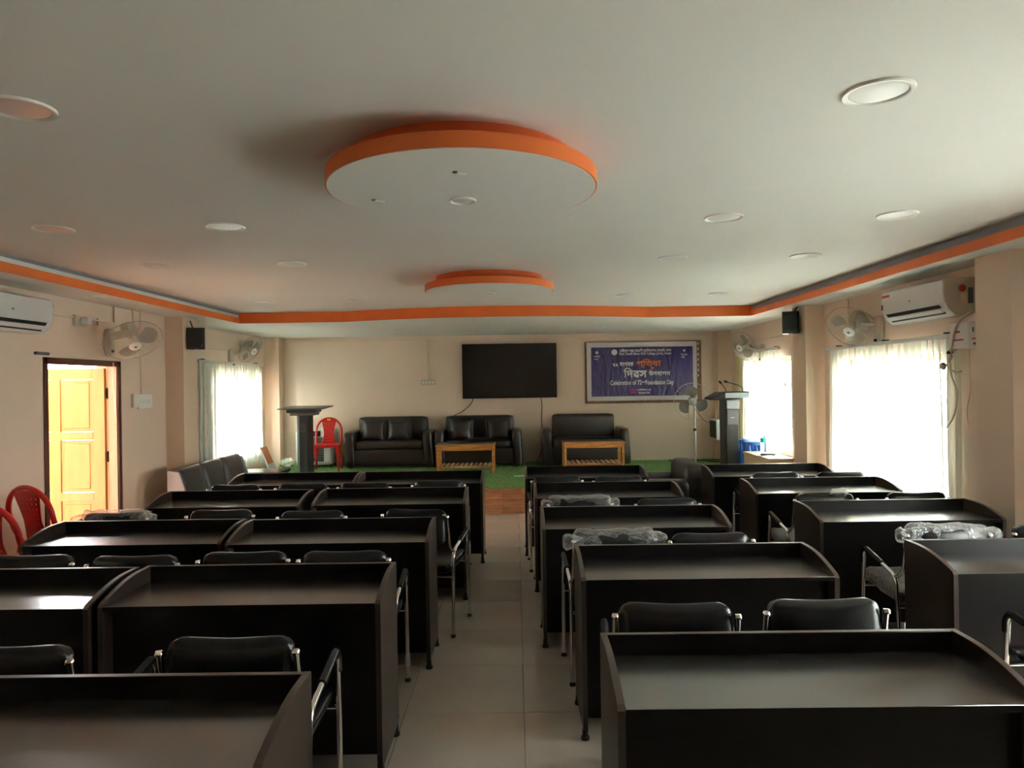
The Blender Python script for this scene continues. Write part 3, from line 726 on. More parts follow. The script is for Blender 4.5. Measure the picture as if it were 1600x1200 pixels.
CH = [ # px, py of backrest top middle, yaw, label, wrap kind
 (685, 750, 0, 'black chair at the front-row desk left of the aisle, on its right', None),
 (569, 753.5, 0, 'black chair at the front-row desk left of the aisle, on its left', None),
 (472, 755, 0, 'black chair at the front-row wall-side left desk, on its right', None),
 (366, 757, 0, 'black chair at the front-row wall-side left desk, near the grey sofa', None),
 (648, 795, -.20, 'black chair at the second-row desk left of the aisle, turned out into the aisle', None),
 (487, 797.5, 0, 'black chair at the second-row desk left of the aisle, away from the aisle', None),
 (344, 796, 0, 'black chair at the second-row wall-side left desk, on its right', None),
 (178, 800.5, .03, 'plastic-wrapped black chair at the second-row wall-side left desk, near the door', 'thin'),
 (537, 860.5, 0, 'black chair at the third-row desk left of the aisle, nearer the aisle', None),
 (380, 862, 0, 'black chair at the third-row desk left of the aisle, away from the aisle', None),
 (207, 868, 0, 'black chair at the third-row wall-side left desk, on its right', None),
 (44, 867, 0, 'black chair at the third-row wall-side left desk, cut by the left picture edge', None),
 (356, 996, 0, 'black chair at the fourth-row desk left of the aisle, nearest to the aisle', None),
 (3, 1010, 0, 'black chair behind the nearest left desk, at the left picture edge', None),
 (870, 743.5, 0, 'black chair at the front-row desk right of the aisle, beside the aisle', None),
 (967, 743.5, 0, 'black chair at the front-row desk right of the aisle, on its right', None),
 (906, 778, 0, 'plastic-wrapped black chair at the second-row desk right of the aisle', 'full'),
 (1043, 778, 0, 'bare black chair at the second-row desk right of the aisle, on its right', None),
 (960, 831, .02, 'plastic-wrapped black chair at the third-row desk right of the aisle', 'full'),
 (1111, 832, 0, 'bare black chair at the third-row desk right of the aisle, on its right', None),
 (1056, 942, -.075, 'black chair at the fourth-row desk right of the aisle, beside the aisle', None),
 (1290, 936, 0, 'black chair at the fourth-row desk right of the aisle, on its right', None),
 (1213, 737.3, 0, 'black chair at the front-row window-side desk, on its left', None),
 (1315, 736.6, 0, 'black chair at the front-row window-side desk, on its right', None),
 (1290, 770.5, 0, 'black chair with a scrap of plastic at the second-row window-side desk', 'bit'),
 (1434, 768.5, 0, 'bare black chair at the second-row window-side desk, nearer the window', None),
 (1481, 823, 0, 'plastic-wrapped black chair at the third-row window-side desk', 'seat'),
 (1648, 820, 0, 'bare black chair at the third-row window-side desk, at the right picture edge', None)]
todo = []
for i, (px, py, rz, lb, wk) in enumerate(CH):
    x_, y_ = cpx(px, py); o = place_chair(x_, y_, rz+random.uniform(-.025, .025), lb); todo.append((o, wk, i))
o = place_chair(2.37, 2.60, .05, 'black chair at the fourth-row window-side desk, only its armrest in view')
for o, wk, i in todo:
    if wk == 'full': add_wrap(o, i*3.1)
    elif wk == 'seat': add_wrap(o, i*3.1, True)
    elif wk == 'bit': add_wrap(o, i*3.1, True, partial=True)
    elif wk == 'thin': add_wrap(o, i*3.1)
# papers on desks
def paper(px, py, label, col='paper', w_=.05, h_=.02, rz=.2, z=ZT+.001):
    p = at(px, py, Z=z)
    vs = []; n = 6
    for i in range(n+1):
        for j in range(n+1):
            vs.append(((i/n-.5)*w_, (j/n-.5)*h_, .0015+.003*abs(math.sin(i*1.7+j))))
    fs = [(i*(n+1)+j, (i+1)*(n+1)+j, (i+1)*(n+1)+j+1, i*(n+1)+j+1) for i in range(n) for j in range(n)]
    o = MB().add(vs, fs).build('paper_scrap', M[col], loc=p); o.rotation_euler = (0, 0, rz); tag(o, label, 'paper')
paper(868, 806.5, 'small white paper scrap on the third-row desk right of the aisle', w_=.075, h_=.03)
paper(918, 763, 'small yellowish paper scrap on the second-row desk right of the aisle', 'beige', .05, .03)
paper(812, 744, 'white paper scrap lying on the green stage turf', w_=.16, h_=.09, z=ZS+.012)

# ------------------------------------------------------------------ sofas on stage
def sofa(cx, yf, wd, label, cush, plain=False, backw=None):
    dp = .66 if not plain else .62
    e = empty('sofa', (cx, yf+dp/2, ZS), label=label, cat='sofa', group='brown leather sofas on the stage'); del e['group']
    hw = wd/2; yb = dp/2; yf_ = -dp/2; aw = .165
    for sx in (-1, 1):
        b = MB().soft((sx*(hw-aw/2), 0, .30), (aw, dp, .58), .05, .0, 6)
        b.v = [(v[0]+(-.012*math.sin((v[2]-.3)*7)), v[1], v[2]) for v in b.v]
        a = b.build('armrest', M['dkleather'], e, ang=60, weld=True)
    MB().soft((0, -.02, .175), (wd-2*aw+.02, dp-.1, .25), .02, 0, 5).build('base', M['dkleather'], e, ang=60, weld=True)
    if True:
        MB().soft((0, -.035, .36), (wd-2*aw, dp-.16, .15), .045, .015, 8).build('seat_cushion', M['dkleather'], e, ang=60, weld=True)
    bw = backw or (wd-2*aw+.06)
    MB().soft((0, yb-.10, .50), (bw, .17, .62), .05, .02, 8, (.06, 0, 0)).build('backrest', M['dkleather'], e, ang=60, weld=True)
    MB().tube([(-bw/2+.05, yb-.165, .76), (0, yb-.175, .765), (bw/2-.05, yb-.165, .76)], .004, 6).build('piping', M['black'], e)
    for sx in (-1, 1):
        for yy in (yf_+.08, yb-.08): MB().cyl((sx*(hw-.09), yy, 0), (sx*(hw-.09), yy, .06), .022, 10).build('leg', M['rubber'], e)
    return e
def cushion(px, py, yy, label, rz=0, s=.40, tilt=.28):
    p = at(px, py, Y=yy)
    def pinch(q, p_):
        k_ = (p_[0]**2)*(p_[2]**2); q.x *= 1+.10*k_; q.z *= 1+.10*k_; q.y *= (1-.75*max(p_[0]**2, p_[2]**2)**2); return q
    o = MB().soft((0, 0, 0), (s, .15, s*.95), .06, .035, 12, None, pinch).build('cushion', M['dkleather'], ang=60, weld=True)
    o.location = p; o.rotation_euler = (-tilt, rz, 0); tag(o, label, 'cushion', 'brown cushions on the stage sofas'); del o['group']
def px_x(px, py, Y): return at(px, py, Y=Y).x
SY = 11.2
sofa(px_x(607, 720, SY), SY, px_x(676.5, 720, SY)-px_x(537.5, 720, SY), 'brown leather two-seat sofa left of the television with two cushions side by side', 2)
sofa(px_x(748, 720, SY), SY, px_x(817, 720, SY)-px_x(679, 720, SY), 'brown leather two-seat sofa under the television with two cushions apart', 2)
sofa(px_x(917, 720, SY), SY, px_x(986, 720, SY)-px_x(848, 720, SY), 'brown leather sofa under the purple banner, without cushions', 0, backw=1.03)
cy_ = 11.51
cushion(584, 673.5, cy_, 'dark cushion at the left end of the leftmost stage sofa', .04)
cushion(624, 673, cy_, 'dark cushion on the leftmost stage sofa, right of its neighbour', -.03)
cushion(720, 671.5, cy_, 'dark cushion at the left of the sofa under the television', .03)
cushion(779, 671.5, cy_, 'dark cushion at the right of the sofa under the television', -.06)
# coffee tables
def coffee(px0, px1, py, yf, label):
    x0, x1 = px_x(px0, py, yf), px_x(px1, py, yf); W = x1-x0; D = .46; Ht = .43
    e = empty('coffee_table', ((x0+x1)/2, yf+D/2, ZS), label=label, cat='table'); hw = W/2
    MB().bx(-hw, hw, -D/2, D/2, Ht-.022, Ht, .004).build('tabletop', M['teak'], e)
    MB().bx(-hw+.03, hw-.03, -D/2+.03, D/2-.03, Ht, Ht+.006, .002).build('glass_top', M['lectop'], e)
    for sy in (-1, 1): MB().bx(-hw+.05, hw-.05, sy*(D/2-.035)-.01, sy*(D/2-.035)+.01, Ht-.09, Ht-.022, .002).build('apron', M['teak'], e)
    for sx in (-1, 1): MB().bx(sx*(hw-.035)-.01, sx*(hw-.035)+.01, -D/2+.05, D/2-.05, Ht-.09, Ht-.022, .002).build('apron', M['teak'], e)
    for sx in (-1, 1):
        for sy in (-1, 1): MB().bx(sx*(hw-.032)-.02, sx*(hw-.032)+.02, sy*(D/2-.032)-.02, sy*(D/2-.032)+.02, 0, Ht-.022, .004).build('leg', M['teak'], e)
    for sy in (-1, 1): MB().bx(-hw+.05, hw-.05, sy*(D/2-.032)-.012, sy*(D/2-.032)+.012, .085, .105, .002).build('shelf_rail', M['teak'], e)
    n = 11
    for i in range(n):
        xc = -hw+.09+(W-.18)*i/(n-1); MB().bx(xc-.018, xc+.018, -D/2+.02, D/2-.02, .105, .116, .002).build('slat', M['teakslat'], e)
coffee(680, 773.5, 696, 10.42, 'small wooden coffee table with slatted shelf in front of the middle sofa')
coffee(880, 977, 692, 10.60, 'small wooden coffee table with slatted shelf in front of the right-hand sofa')

# ------------------------------------------------------------------ red plastic chairs
def plastic_chair(name='plastic_chair'):
    e = empty(name)
    # back shell: frame loop + perforated splat, local: back at y=+.20 (sitter faces -y)
    loop = []
    for i in range(25):
        a = PI*i/24; loop.append((.215*math.cos(a)*(1-.0*math.sin(a)), .225+.035*math.sin(a), .66+.215*math.sin(a)))
    path = [(.205, .14, .44), (.213, .19, .55)]+loop+[(-.213, .19, .55), (-.205, .14, .44)]
    b = MB()
    path = [Vector(p) for p in path]
    for i in range(len(path)-1):
        pass
    b.tube(path, .019, 8); b.v = [(v[0], v[1], v[2]) for v in b.v]
    b.build('back_frame', M['red'], e, ang=60)
    # splat with holes
    vs = []; fs = []; nz, nx = 22, 12
    def wz(t): return .085+.045*abs(t-.42)**1.3*2.2
    for j in range(nz+1):
        t_ = j/nz; z = .445+t_*.41; hw = wz(t_)
        for i in range(nx+1):
            u = i/nx*2-1; vs.append((u*hw, .155+.105*t_**.8+.012*(1-u*u), z))
    for j in range(nz):
        for i in range(nx):
            hole = (2 <= j < nz-3) and (j % 2 == 0) and (i % 2 == 1) and 1 <= i < nx-1
            q = (j*(nx+1)+i, j*(nx+1)+i+1, (j+1)*(nx+1)+i+1, (j+1)*(nx+1)+i)
            if not hole: fs.append(q)
            else:
                P = [Vector(vs[k]) for k in q]; c = sum(P, Vector())/4; b0 = len(vs)
                vs += [tuple(p.lerp(c, .45)) for p in P]
                for k in range(4): fs.append((q[k], q[(k+1) % 4], b0+(k+1) % 4, b0+k))
    o = MB().add(vs, fs).build('back_splat', M['red'], e, ang=60); md = o.modifiers.new('s', 'SOLIDIFY'); md.thickness = .008; md.offset = 0
    MB().bx(-.03, .03, .244, .250, .835, .868, .002).build('sticker', M['yellow'], e).location = (0, -.002, 0)
    MB().bx(-.03, .03, .268, .274, .835, .868, .002).build('sticker', M['yellow'], e)
    def dish(q, p):
        q.z -= .018*(1-p[0]**2)*(1-p[1]**2); q.x *= 1-.06*p[1]; return q
    MB().soft((0, -.03, .435), (.43, .42, .03), .014, 0, 10, None, dish).build('seat', M['red'], e, ang=60, weld=True)
    for (a, c) in (((.2, -.22), (0, -.22)),): pass
    MB().prism([(-.2, .425), (-.12, .40), (.12, .40), (.2, .425), (.2, .445), (-.2, .445)], -.235, -.225, 'xz').build('seat_skirt', M['red'], e)
    for sx in (-1, 1):
        for sy, yy in ((-1, -.19), (1, .15)):
            x0, x1 = sx*.185, sx*.215; y0_, y1_ = yy, yy+(sy*.035)
            b = MB(); vs = []
            for (z, xx, yq, ww_) in ((.43, x0, y0_, .034), (.0, x1, y1_, .022)):
                # L-shaped tapering section
                A = [(0, 0), (-1, 0), (-1, .25), (-.3, .3), (-.25, 1), (0, 1)]
                for (u, v_) in A: vs.append((xx+sx*u*ww_*1.3+sx*.02, yq+sy*(-v_*ww_*1.3)+sy*.02, z))
            n = 6
            fs = [tuple(range(n)), tuple(range(n, 2*n))]+[(i, (i+1) % n, (i+1) % n+n, i+n) for i in range(n)]
            b.add(vs, fs).build('leg', M['red'], e, smooth=False)
    return e
rc = plastic_chair()
p = at(509, 733, Z=ZS)
rc.location = (px_x(509.5, 700, 11.05), 11.12, ZS); rc.rotation_euler = (0, 0, .12); rc.scale = (.92, .92, .93)
tag(rc, 'red plastic chair on the stage beside the left lectern', 'chair')
r2 = copy_tree(rc); r2.location = (-3.66, 5.62, 0); r2.rotation_euler = (0, 0, PI-.35); r2.scale = (1.12, 1.05, 1.05); tag(r2, 'red plastic chair near the wooden door, the whole backrest in view', 'chair')
r3 = copy_tree(rc); r3.location = (-3.50, 4.92, 0); r3.rotation_euler = (0, 0, PI-.15); r3.scale = (1.1, 1.05, 1.03); tag(r3, 'red plastic chair cut off by the left picture edge', 'chair')

for o_r in (r2, r3):
    for ch in kids(o_r):
        if ch.name.startswith('sticker'): bpy.data.objects.remove(ch)
# ------------------------------------------------------------------ grey sofa by the left wall, armchair on the right
gs = empty('grey_sofa', (-3.765, 8.5, 0), label='three-seat grey sofa with pale side along the left wall', cat='sofa')
xb = -.0
for i in range(3):
    y0_ = -.86+i*.585
    b = MB().soft((0, 0, 0), (.16, .575, .46), .055, .015, 8)
    o = b.build('back_cushion', M['greyleather'], gs, ang=60, weld=True); o.location = (.06, y0_+.29, .555); o.rotation_euler = (0, -.22, 0)
    o = MB().soft((0, 0, 0), (.52, .575, .15), .04, .015, 8).build('seat_cushion', M['greyleather'], gs, ang=60, weld=True); o.location = (.38, y0_+.29, .37)
MB().bx(-.02, .62, -.86, .89, .06, .30, .02).build('base', M['greyleather'], gs)
MB().prism([(-.02, .06), (.62, .06), (.62, .44), (.20, .45), (.10, .745), (-.02, .765)], -.885, -.862, 'xz').build('side_panel', M['palegrey'], gs, smooth=False)['label'] = 'pale grey end panel'
MB().prism([(-.02, .06), (.62, .06), (.62, .44), (.20, .45), (.10, .745), (-.02, .765)], .892, .915, 'xz').build('side_panel', M['palegrey'], gs, smooth=False)
for sx in (.03, .57):
    for yy in (-.8, .84): MB().cyl((sx, yy, 0), (sx, yy, .06), .02, 10).build('leg', M['chrome'], gs)
ac_ = empty('armchair', (1.62, 7.75, 0), label='dark brown armchair facing the aisle behind the front-row window-side desk', cat='armchair')
MB().soft((.27, 0, .40), (.24, .80, .76), .07, .01, 8).build('backrest', M['dkleather'], ac_, ang=60, weld=True)
for sy in (-1, 1): MB().soft((-.10, sy*.32, .34), (.62, .17, .58), .075, .01, 8).build('armrest', M['dkleather'], ac_, ang=60, weld=True)
MB().soft((-.1, 0, .34), (.58, .48, .20), .05, .01, 6).build('seat', M['dkleather'], ac_, ang=60, weld=True)
for sx in (-.36, .34):
    for sy in (-.33, .33): MB().cyl((sx, sy, 0), (sx, sy, .07), .022, 10).build('leg', M['rubber'], ac_)

# ------------------------------------------------------------------ television
p0, p1 = at(721.5, 538, Y=YB-.07), at(870.5, 621, Y=YB-.07)
tv = empty('television', ((p0.x+p1.x)/2, YB-.056, (p0.z+p1.z)/2), label='large black wall-mounted television above the middle sofa', cat='television')
TW, TH = p1.x-p0.x, p0.z-p1.z
MB().bx(-TW/2, TW/2, -.022, .018, -TH/2, TH/2, .004).build('bezel', M['black'], tv)
MB().bx(-TW/2+.008, TW/2-.008, -.0235, -.0215, -TH/2+.014, TH/2-.008).build('screen', M['screen'], tv)
MB().bx(-.2, .2, .018, .05, -.15, .15).build('wall_bracket', M['darkmetal'], tv)
MB().bx(-.03, .03, -.024, -.021, -TH/2+.003, -TH/2+.009).build('logo_strip', M['vent'], tv)
def cable(pts, r, label, name='cable', mt='black', cat='cable', k=6):
    P = [Vector(p) for p in pts]; out = []
    for i in range(len(P)-1):
        a = P[max(i-1, 0)]; b_ = P[i]; c = P[i+1]; d = P[min(i+2, len(P)-1)]
        for j in range(k):
            t_ = j/k; out.append(.5*((2*b_)+(c-a)*t_+(2*a-5*b_+4*c-d)*t_*t_+(3*b_-a-3*c+d)*t_**3))
    out.append(P[-1]); o = MB().tube(out, r, 6).build(name, M[mt]); tag(o, label, cat); return o
Y_ = YB-.015
cable([at(740, 622, Y=YB-.05), at(735, 632, Y=Y_), at(722, 643, Y=Y_), at(708, 650, Y=Y_), at(702, 655, Y=Y_), at(700, 668, Y=Y_)], .006, 'thin black cable running down left from the television')
cable([at(845, 620, Y=YB-.05), at(847, 636, Y=Y_), at(846, 660, Y=Y_), at(848, 690, Y=Y_), at(843, 715, Y=Y_), at(838, 720, Y=YB-.1)], .006, 'black cable hanging from the right end of the television to the floor')
# ------------------------------------------------------------------ banner
q = [at(919, 537, Y=YB-.05), at(1095, 532, Y=YB-.05), at(919, 631, Y=YB-.05)]
BX0, BX1 = at(914.5, 580, Y=YB-.04).x, at(1096, 580, Y=YB-.04).x; BZ1, BZ0 = at(1000, 533, Y=YB-.04).z, at(1000, 629.5, Y=YB-.04).z
bn = empty('banner', ((BX0+BX1)/2, YB-.03, (BZ0+BZ1)/2), label='purple foundation day banner with Assamese and English text on a brown board', cat='banner')
BW, BH = BX1-BX0, BZ1-BZ0
MB().bx(-BW/2, BW/2, -.012, .028, -BH/2, BH/2, .004).build('backing_board', M['board'], bn)
wx0, wx1 = at(917, 580, Y=YB-.05).x-bn.location.x, at(1089, 580, Y=YB-.05).x-bn.location.x; wz1, wz0 = at(1000, 534.3, Y=YB-.05).z-bn.location.z, at(1000, 625.6, Y=YB-.05).z-bn.location.z
vs = []; fs = []; NX, NZ = 40, 20
def wav(u, v): return -.019-.0035*math.sin(u*9+v*3)-.006*max(0, math.sin(u*14-v*7))*(1-u)**2
for j in range(NZ+1):
    for i in range(NX+1):
        u, v_ = i/NX, j/NZ; vs.append((wx0+(wx1-wx0)*u, wav(u, v_), wz0+(wz1-wz0)*v_))
for j in range(NZ):
    for i in range(NX): a = j*(NX+1)+i; fs.append((a, a+1, a+NX+2, a+NX+1))
MB().add(vs, fs).build('white_border', M['bannerwhite'], bn, ang=60)
mx_, mz0, mz1 = .075, .075, .085
vs = [(wx0+mx_*1.0+(wx1-wx0-2*mx_*.95)*(i/NX), wav((mx_+(wx1-wx0-2*mx_)*(i/NX))/(wx1-wx0), (mz0+(wz1-wz0-mz0-mz1)*(j/NZ))/(wz1-wz0))-.003, wz0+mz0+(wz1-wz0-mz0-mz1)*(j/NZ)) for j in range(NZ+1) for i in range(NX+1)]
MB().add(vs, fs).build('purple_print', M['banner'], bn, ang=60)
def bt(txt, x0, x1, y0, y1, mt='textwhite', bold=.012):
    """text filling a pixel box of the photo, read at the banner plane"""
    a, c = at(x0, y0, Y=YB-.06), at(x1, y1, Y=YB-.06)
    text_mesh(txt, 'lettering', M[mt], bn, Vector(((a.x+c.x)/2, YB-.062, (a.z+c.z)/2))-bn.location, c.x-a.x, a.z-c.z, bold=bold)
bt('েদৱীচৰণ বৰুৱা েছাৱালী মহািবদযালয়, েযাৰহাট, অসম', 967, 1049, 545, 550.5, bold=.02)
bt("Devi Charan Barua Girls' College, Jorhat, Assam", 967.5, 1049, 550.5, 555, bold=.02)
bt('৭২', 957, 966, 567.5, 573.5, bold=.02); bt('সংখযক', 968, 990, 565.5, 573, bold=.02)
bt('প্িতষা', 992, 1033, 560.5, 575.5, 'textorange', .03); bt('ঠ', 1015.5, 1022.5, 571.5, 577.5, 'textorange')
bt('িদৱস', 974, 1011, 574.5, 590, 'textwhite', .03); bt('উদযাপন', 1013.5, 1047.5, 578, 587, bold=.02)
bt('Celebration of 72   Foundation Day', 953.5, 1053, 594.5, 602.5, bold=.02); bt('nd', 1002.5, 1008, 595, 598, bold=.02)
bt('১১ ছপেটমবৰ, ২০২৩', 995, 1017, 607, 610.5, bold=.02); bt('Education Hall', 998, 1015, 612, 615, bold=.02)
bt('তািৰখ', 985, 994, 607, 610.5, 'textred', .02); bt('সথান', 985, 994, 611.5, 615, 'textred', .02)
bt('সথািপত\n১৯৫৫', 928, 937.5, 555, 562.5, bold=.02); bt('Founded\n1955', 1064, 1074, 552, 559.5, bold=.02)
def ringmark(px, py, r):
    a = at(px, py, Y=YB-.062)-bn.location
    MB().lathe([(r*.72, -.001), (r, -.001), (r, .001), (r*.72, .001)], 24, a, (0, -1, 0)).lathe([(0, -.001), (r*.38, -.001), (r*.38, .001), (0, .001)], 16, a, (0, -1, 0)).build('emblem', M['textwhite'], bn)
    MB().prism([(-r*.6, 0), (0, r*.3), (r*.6, 0), (0, -r*.3)], -.001, .0005, 'xz').build('emblem_eye', M['textwhite'], bn).location = a
ringmark(960, 550.5, .05); ringmark(932.5, 551, .025); ringmark(1069, 547.5, .02)
for i in range(7):   # torn tape bits on the right margin of the board
    z = BH/2-.05-i*.09; MB().bx(BW/2-.062, BW/2-.045, -.014, -.0125, z-.025, z+.012).build('tape_remnant', M['paper'], bn)

# ------------------------------------------------------------------ lecterns, microphones
def lectern_left():
    Y0 = 10.35; x0, x1 = px_x(464.5, 700, Y0), px_x(481, 700, Y0); W = x1-x0; zt = at(470, 649, Y=Y0).z-ZS
    e = empty('lectern', ((x0+x1)/2, Y0+.15, ZS), label='charcoal lectern with flat wide top at the left of the stage', cat='lectern')
    MB().bx(-W/2+.035, W/2, -.15, .15, 0, zt, .006).build('column', M['lectern'], e)
    MB().bx(-W/2, -W/2+.034, -.155, .155, 0, zt, .004).build('side_strip', M['lecternlight'], e)['label'] = 'pale silver-grey side strip'
    MB().bx(-.18, .17, -.16, .16, zt-.005, zt+.035, .005).build('bracket', M['lectop'], e)
    MB().bx(-.23, .20, -.17, .17, zt+.035, zt+.085, .01).build('head', M['lectern'], e)
    o = MB().bx(-.31, .37, -.24, .26, -.008, .012, .004).build('reading_board', M['lectop'], e); o.location = (-.02, 0, zt+.105); o.rotation_euler = (.05, 0, -.05)
    MB().bx(-W/2-.02, W/2+.02, -.19, .19, 0, .03, .005).build('base', M['lectern'], e)
    for k_ in range(8): MB().bx(-.02+(k_ % 2)*.035, .005+(k_ % 2)*.035, -.1525, -.150, zt-.12-.035*(k_//2)-.018, zt-.12-.035*(k_//2), .0005).build('decal', M['vent'], e)
lectern_left()
Y0 = 10.25; x0, x1 = px_x(1135, 680, Y0), px_x(1154.5, 680, Y0); W = x1-x0; zt = at(1142, 625, Y=Y0).z-ZS
e = empty('lectern', ((x0+x1)/2, Y0+.16, ZS), label='grey lectern with two gooseneck microphones at the right of the stage', cat='lectern')
MB().bx(-W/2+.008, W/2, -.16, .16, .03, zt-.12, .006).build('column', M['lectern'], e)
MB().bx(-W/2-.004, -W/2+.008, -.165, .165, .03, zt, .004).build('side_strip', M['black'], e)
MB().bx(-W/2+.01, W/2+.012, -.17, .17, zt-.13, zt, .006).build('neck', M['lecternlight'], e)
MB().bx(-W/2+.02, W/2-.005, -.163, -.158, zt-.36, zt-.14, .001).build('front_plate', M['vent'], e)
MB().bx(-.03, .03, -.166, -.1625, zt-.265, zt-.25, .0005).build('name_plate', M['steel'], e)
MB().prism([(-.31, .03), (-.14, .115), (.22, .125), (.255, .105), (.10, .02), (-.13, .0), (-.27, .0)], -.20, .22, 'xz').build('head', M['black'], e, smooth=False).location = (0, 0, zt)
MB().bx(-.11, .235, -.206, -.200, .05, .125, .002).build('head_fascia', M['lecternlight'], e).location = (0, 0, zt-.02)
MB().bx(-W/2-.02, W/2+.02, -.2, .2, 0, .03, .005).build('base', M['lectern'], e)
hd = at(1134, 616, Y=Y0+.1)
def mic(pts, label):
    P = [at(a, b_, Y=Y0+.12) for a, b_ in pts]; e2 = empty('microphone', P[0], label=label, cat='microphone')
    Q = [p_-P[0] for p_ in P]
    MB().tube(arc_pts(Q, .05, 5), .0055, 8).build('gooseneck', M['darkmetal'], e2)
    dd = (Q[-1]-Q[-2]).normalized(); MB().tube([Q[-1], Q[-1]+dd*.02, Q[-1]+dd*.05, Q[-1]+dd*.06], [.008, .016, .016, .006], 10).build('head', M['black'], e2)
    MB().lathe([(.02, 0), (.02, .008), (.008, .02)], 12, Q[0]).build('base', M['black'], e2)
mic([(1134.3, 614.5), (1134, 608), (1127.5, 600)], 'left gooseneck microphone on the grey lectern')
mic([(1161, 613.5), (1159.5, 605), (1154, 602), (1137, 597)], 'long right gooseneck microphone leaning left on the grey lectern')

# ------------------------------------------------------------------ fans
def guard(r, depth, nrad, wire, mt, parent, back=True):
    b = MB()
    def prof(t_): return r*t_, depth*(1-t_**2.6)
    for k_ in range(nrad):
        a = 2*PI*k_/nrad; pts = []
        for i in range(7):
            rr, zz_ = prof(.2+.8*i/6); pts.append((rr*math.cos(a), rr*math.sin(a), zz_))
        b.tube(pts, wire, 3, False)
        if back and k_ % 2 == 0:
            b.tube([(p_[0], p_[1], -p_[2]*.9) for p_ in pts], wire, 3, False)
    for t_ in (.55, .8):
        rr, zz_ = prof(t_); b.tube([(rr*math.cos(2*PI*i/36), rr*math.sin(2*PI*i/36), zz_) for i in range(37)], wire, 3, False)
    b.build('wire_guard', mt, parent)
    MB().tube([(r*math.cos(2*PI*i/48), r*math.sin(2*PI*i/48), 0) for i in range(49)], .0048, 6, False).build('guard_rim', mt, parent)
def blades(r, mt, parent, a0=0., zc_=0., hub=.045, tw=.35):
    for q_ in range(3):
        vs = []; fs = []; A = a0+q_*2*PI/3
        for i in range(9):
            t_ = i/8; rr = hub+(r-hub)*t_; half = .36+.40*math.sin(min(1, t_*1.2)*PI*.5) if t_ < .9 else .5
            for j in range(9):
                u = j/8*2-1; edge_ = rr*(1-.10*u*u*t_); a = A+u*half*(1-.25*t_)+.25*t_
                vs.append((edge_*math.cos(a), edge_*math.sin(a), zc_-u*tw*.06*(1-.3*t_)))
        for i in range(8):
            for j in range(8): k_ = i*9+j; fs.append((k_, k_+1, k_+10, k_+9))
        MB().add(vs, fs).build('blade', mt, parent, ang=60)
def wall_fan(cpx_, cpy_, Ydepth, n, mpx, mpy, wx, r, label, a0):
    c = at(cpx_, cpy_, Y=Ydepth); s = 1 if wx > 0 else -1
    mp_ = at(mpx, mpy, X=wx-s*.04); n = Vector(n).normalized()
    e = empty('wall_fan', (wx, mp_.y, mp_.z), label=label, cat='fan'); L = e.location
    MB().soft((-s*.035, 0, 0), (.07, .10, .27), .03, 0, 5).build('wall_base', M['fanplastic'], e, ang=60, weld=True)
    MB().lathe([(.014, 0), (.011, .02), (0, .021)], 12, (-s*.07, -.02, -.09), (-s, 0, 0)).build('knob', M['slot'], e)
    hc = c-L-n*.09
    MB().tube(arc_pts([(-s*.04, 0, .06), (-s*.13, (hc.y)*.3, .075), hc-n*.06-Vector((0, 0, .03)), hc-n*.05], .05), .018, 10).build('arm', M['fanplastic'], e)
    hd_ = empty('fan_head', c-L); hd_.parent = e; hd_.rotation_mode = 'QUATERNION'; hd_.rotation_quaternion = n.to_track_quat('Z', 'Y')
    MB().lathe([(0, -.21), (.045, -.205), (.068, -.18), (.072, -.12), (.06, -.07), (.03, -.05), (0, -.05)], 24).build('motor_housing', M['fanplastic'], hd_, ang=50)
    MB().lathe([(0, .03), (.03, .028), (.04, .01), (.04, -.035), (0, -.035)], 20).build('hub', M['fanplastic'], hd_, ang=50)
    blades(r*.86, M['blade'], hd_, a0)
    guard(r, .075, 72, .0010, M['wire'], hd_)
    MB().lathe([(0, .088), (.045, .086), (.056, .078), (.056, .068), (0, .068)], 28).build('badge', M['white'], hd_, ang=50)
    MB().lathe([(0, .091), (.015, .0905), (.015, .086), (0, .086)], 18).build('badge_centre', M['vent'], hd_, ang=50)
wall_fan(208, 532, 6.75, (.51, -.43, -.79), 172, 535, WLN, .262, 'wall fan above the wooden door on the left wall', .4)
wall_fan(391, 545.5, 10.75, (.80, -.25, -.49), 362, 560, WLF, .225, 'wall fan above the left blinds, nearer the stage', .1)
wall_fan(1160.5, 541, 10.55, (-.80, -.43, -.41), 1190.5, 552, WRF, .23, 'wall fan above the blinds beside the grey lectern', .8)
wall_fan(1331, 511, 6.95, (-.61, -.46, -.67), 1372, 517, WRN, .245, 'wall fan left of the right air conditioner', .2)
# pedestal fan
pf = at(1082, 627, Y=10.82); base = Vector((at(1087, 700, Y=10.82).x, 10.85, ZS))
e = empty('pedestal_fan', base, label='grey pedestal fan standing on the stage left of the grey lectern', cat='fan')
MB().lathe([(0, .0), (.21, 0), (.21, .012), (.17, .028), (.03, .05), (.018, .06)], 36).build('base', M['fanplastic'], e, ang=50)
h_ = pf.z-ZS-.05
MB().cyl((0, 0, .04), (0, 0, h_*.62), .018, 14).build('lower_pole', M['steel'], e)
MB().cyl((0, 0, h_*.6), (0, 0, h_), .012, 14).build('upper_pole', M['steel'], e)
MB().lathe([(.024, h_*.6-.02), (.026, h_*.6), (.02, h_*.6+.02)], 14).build('height_collar', M['black'], e)
hd_ = empty('fan_head', pf-base); hd_.parent = e; hd_.rotation_mode = 'QUATERNION'; hd_.rotation_quaternion = Vector((-.22, -1, -.05)).to_track_quat('Z', 'Y')
MB().lathe([(0, -.2), (.05, -.195), (.062, -.17), (.062, -.08), (.04, -.05), (0, -.05)], 24).build('motor_housing', M['vent'], hd_, ang=50)
blades(.235, M['greyblade'], hd_, PI/2-.1, hub=.05)
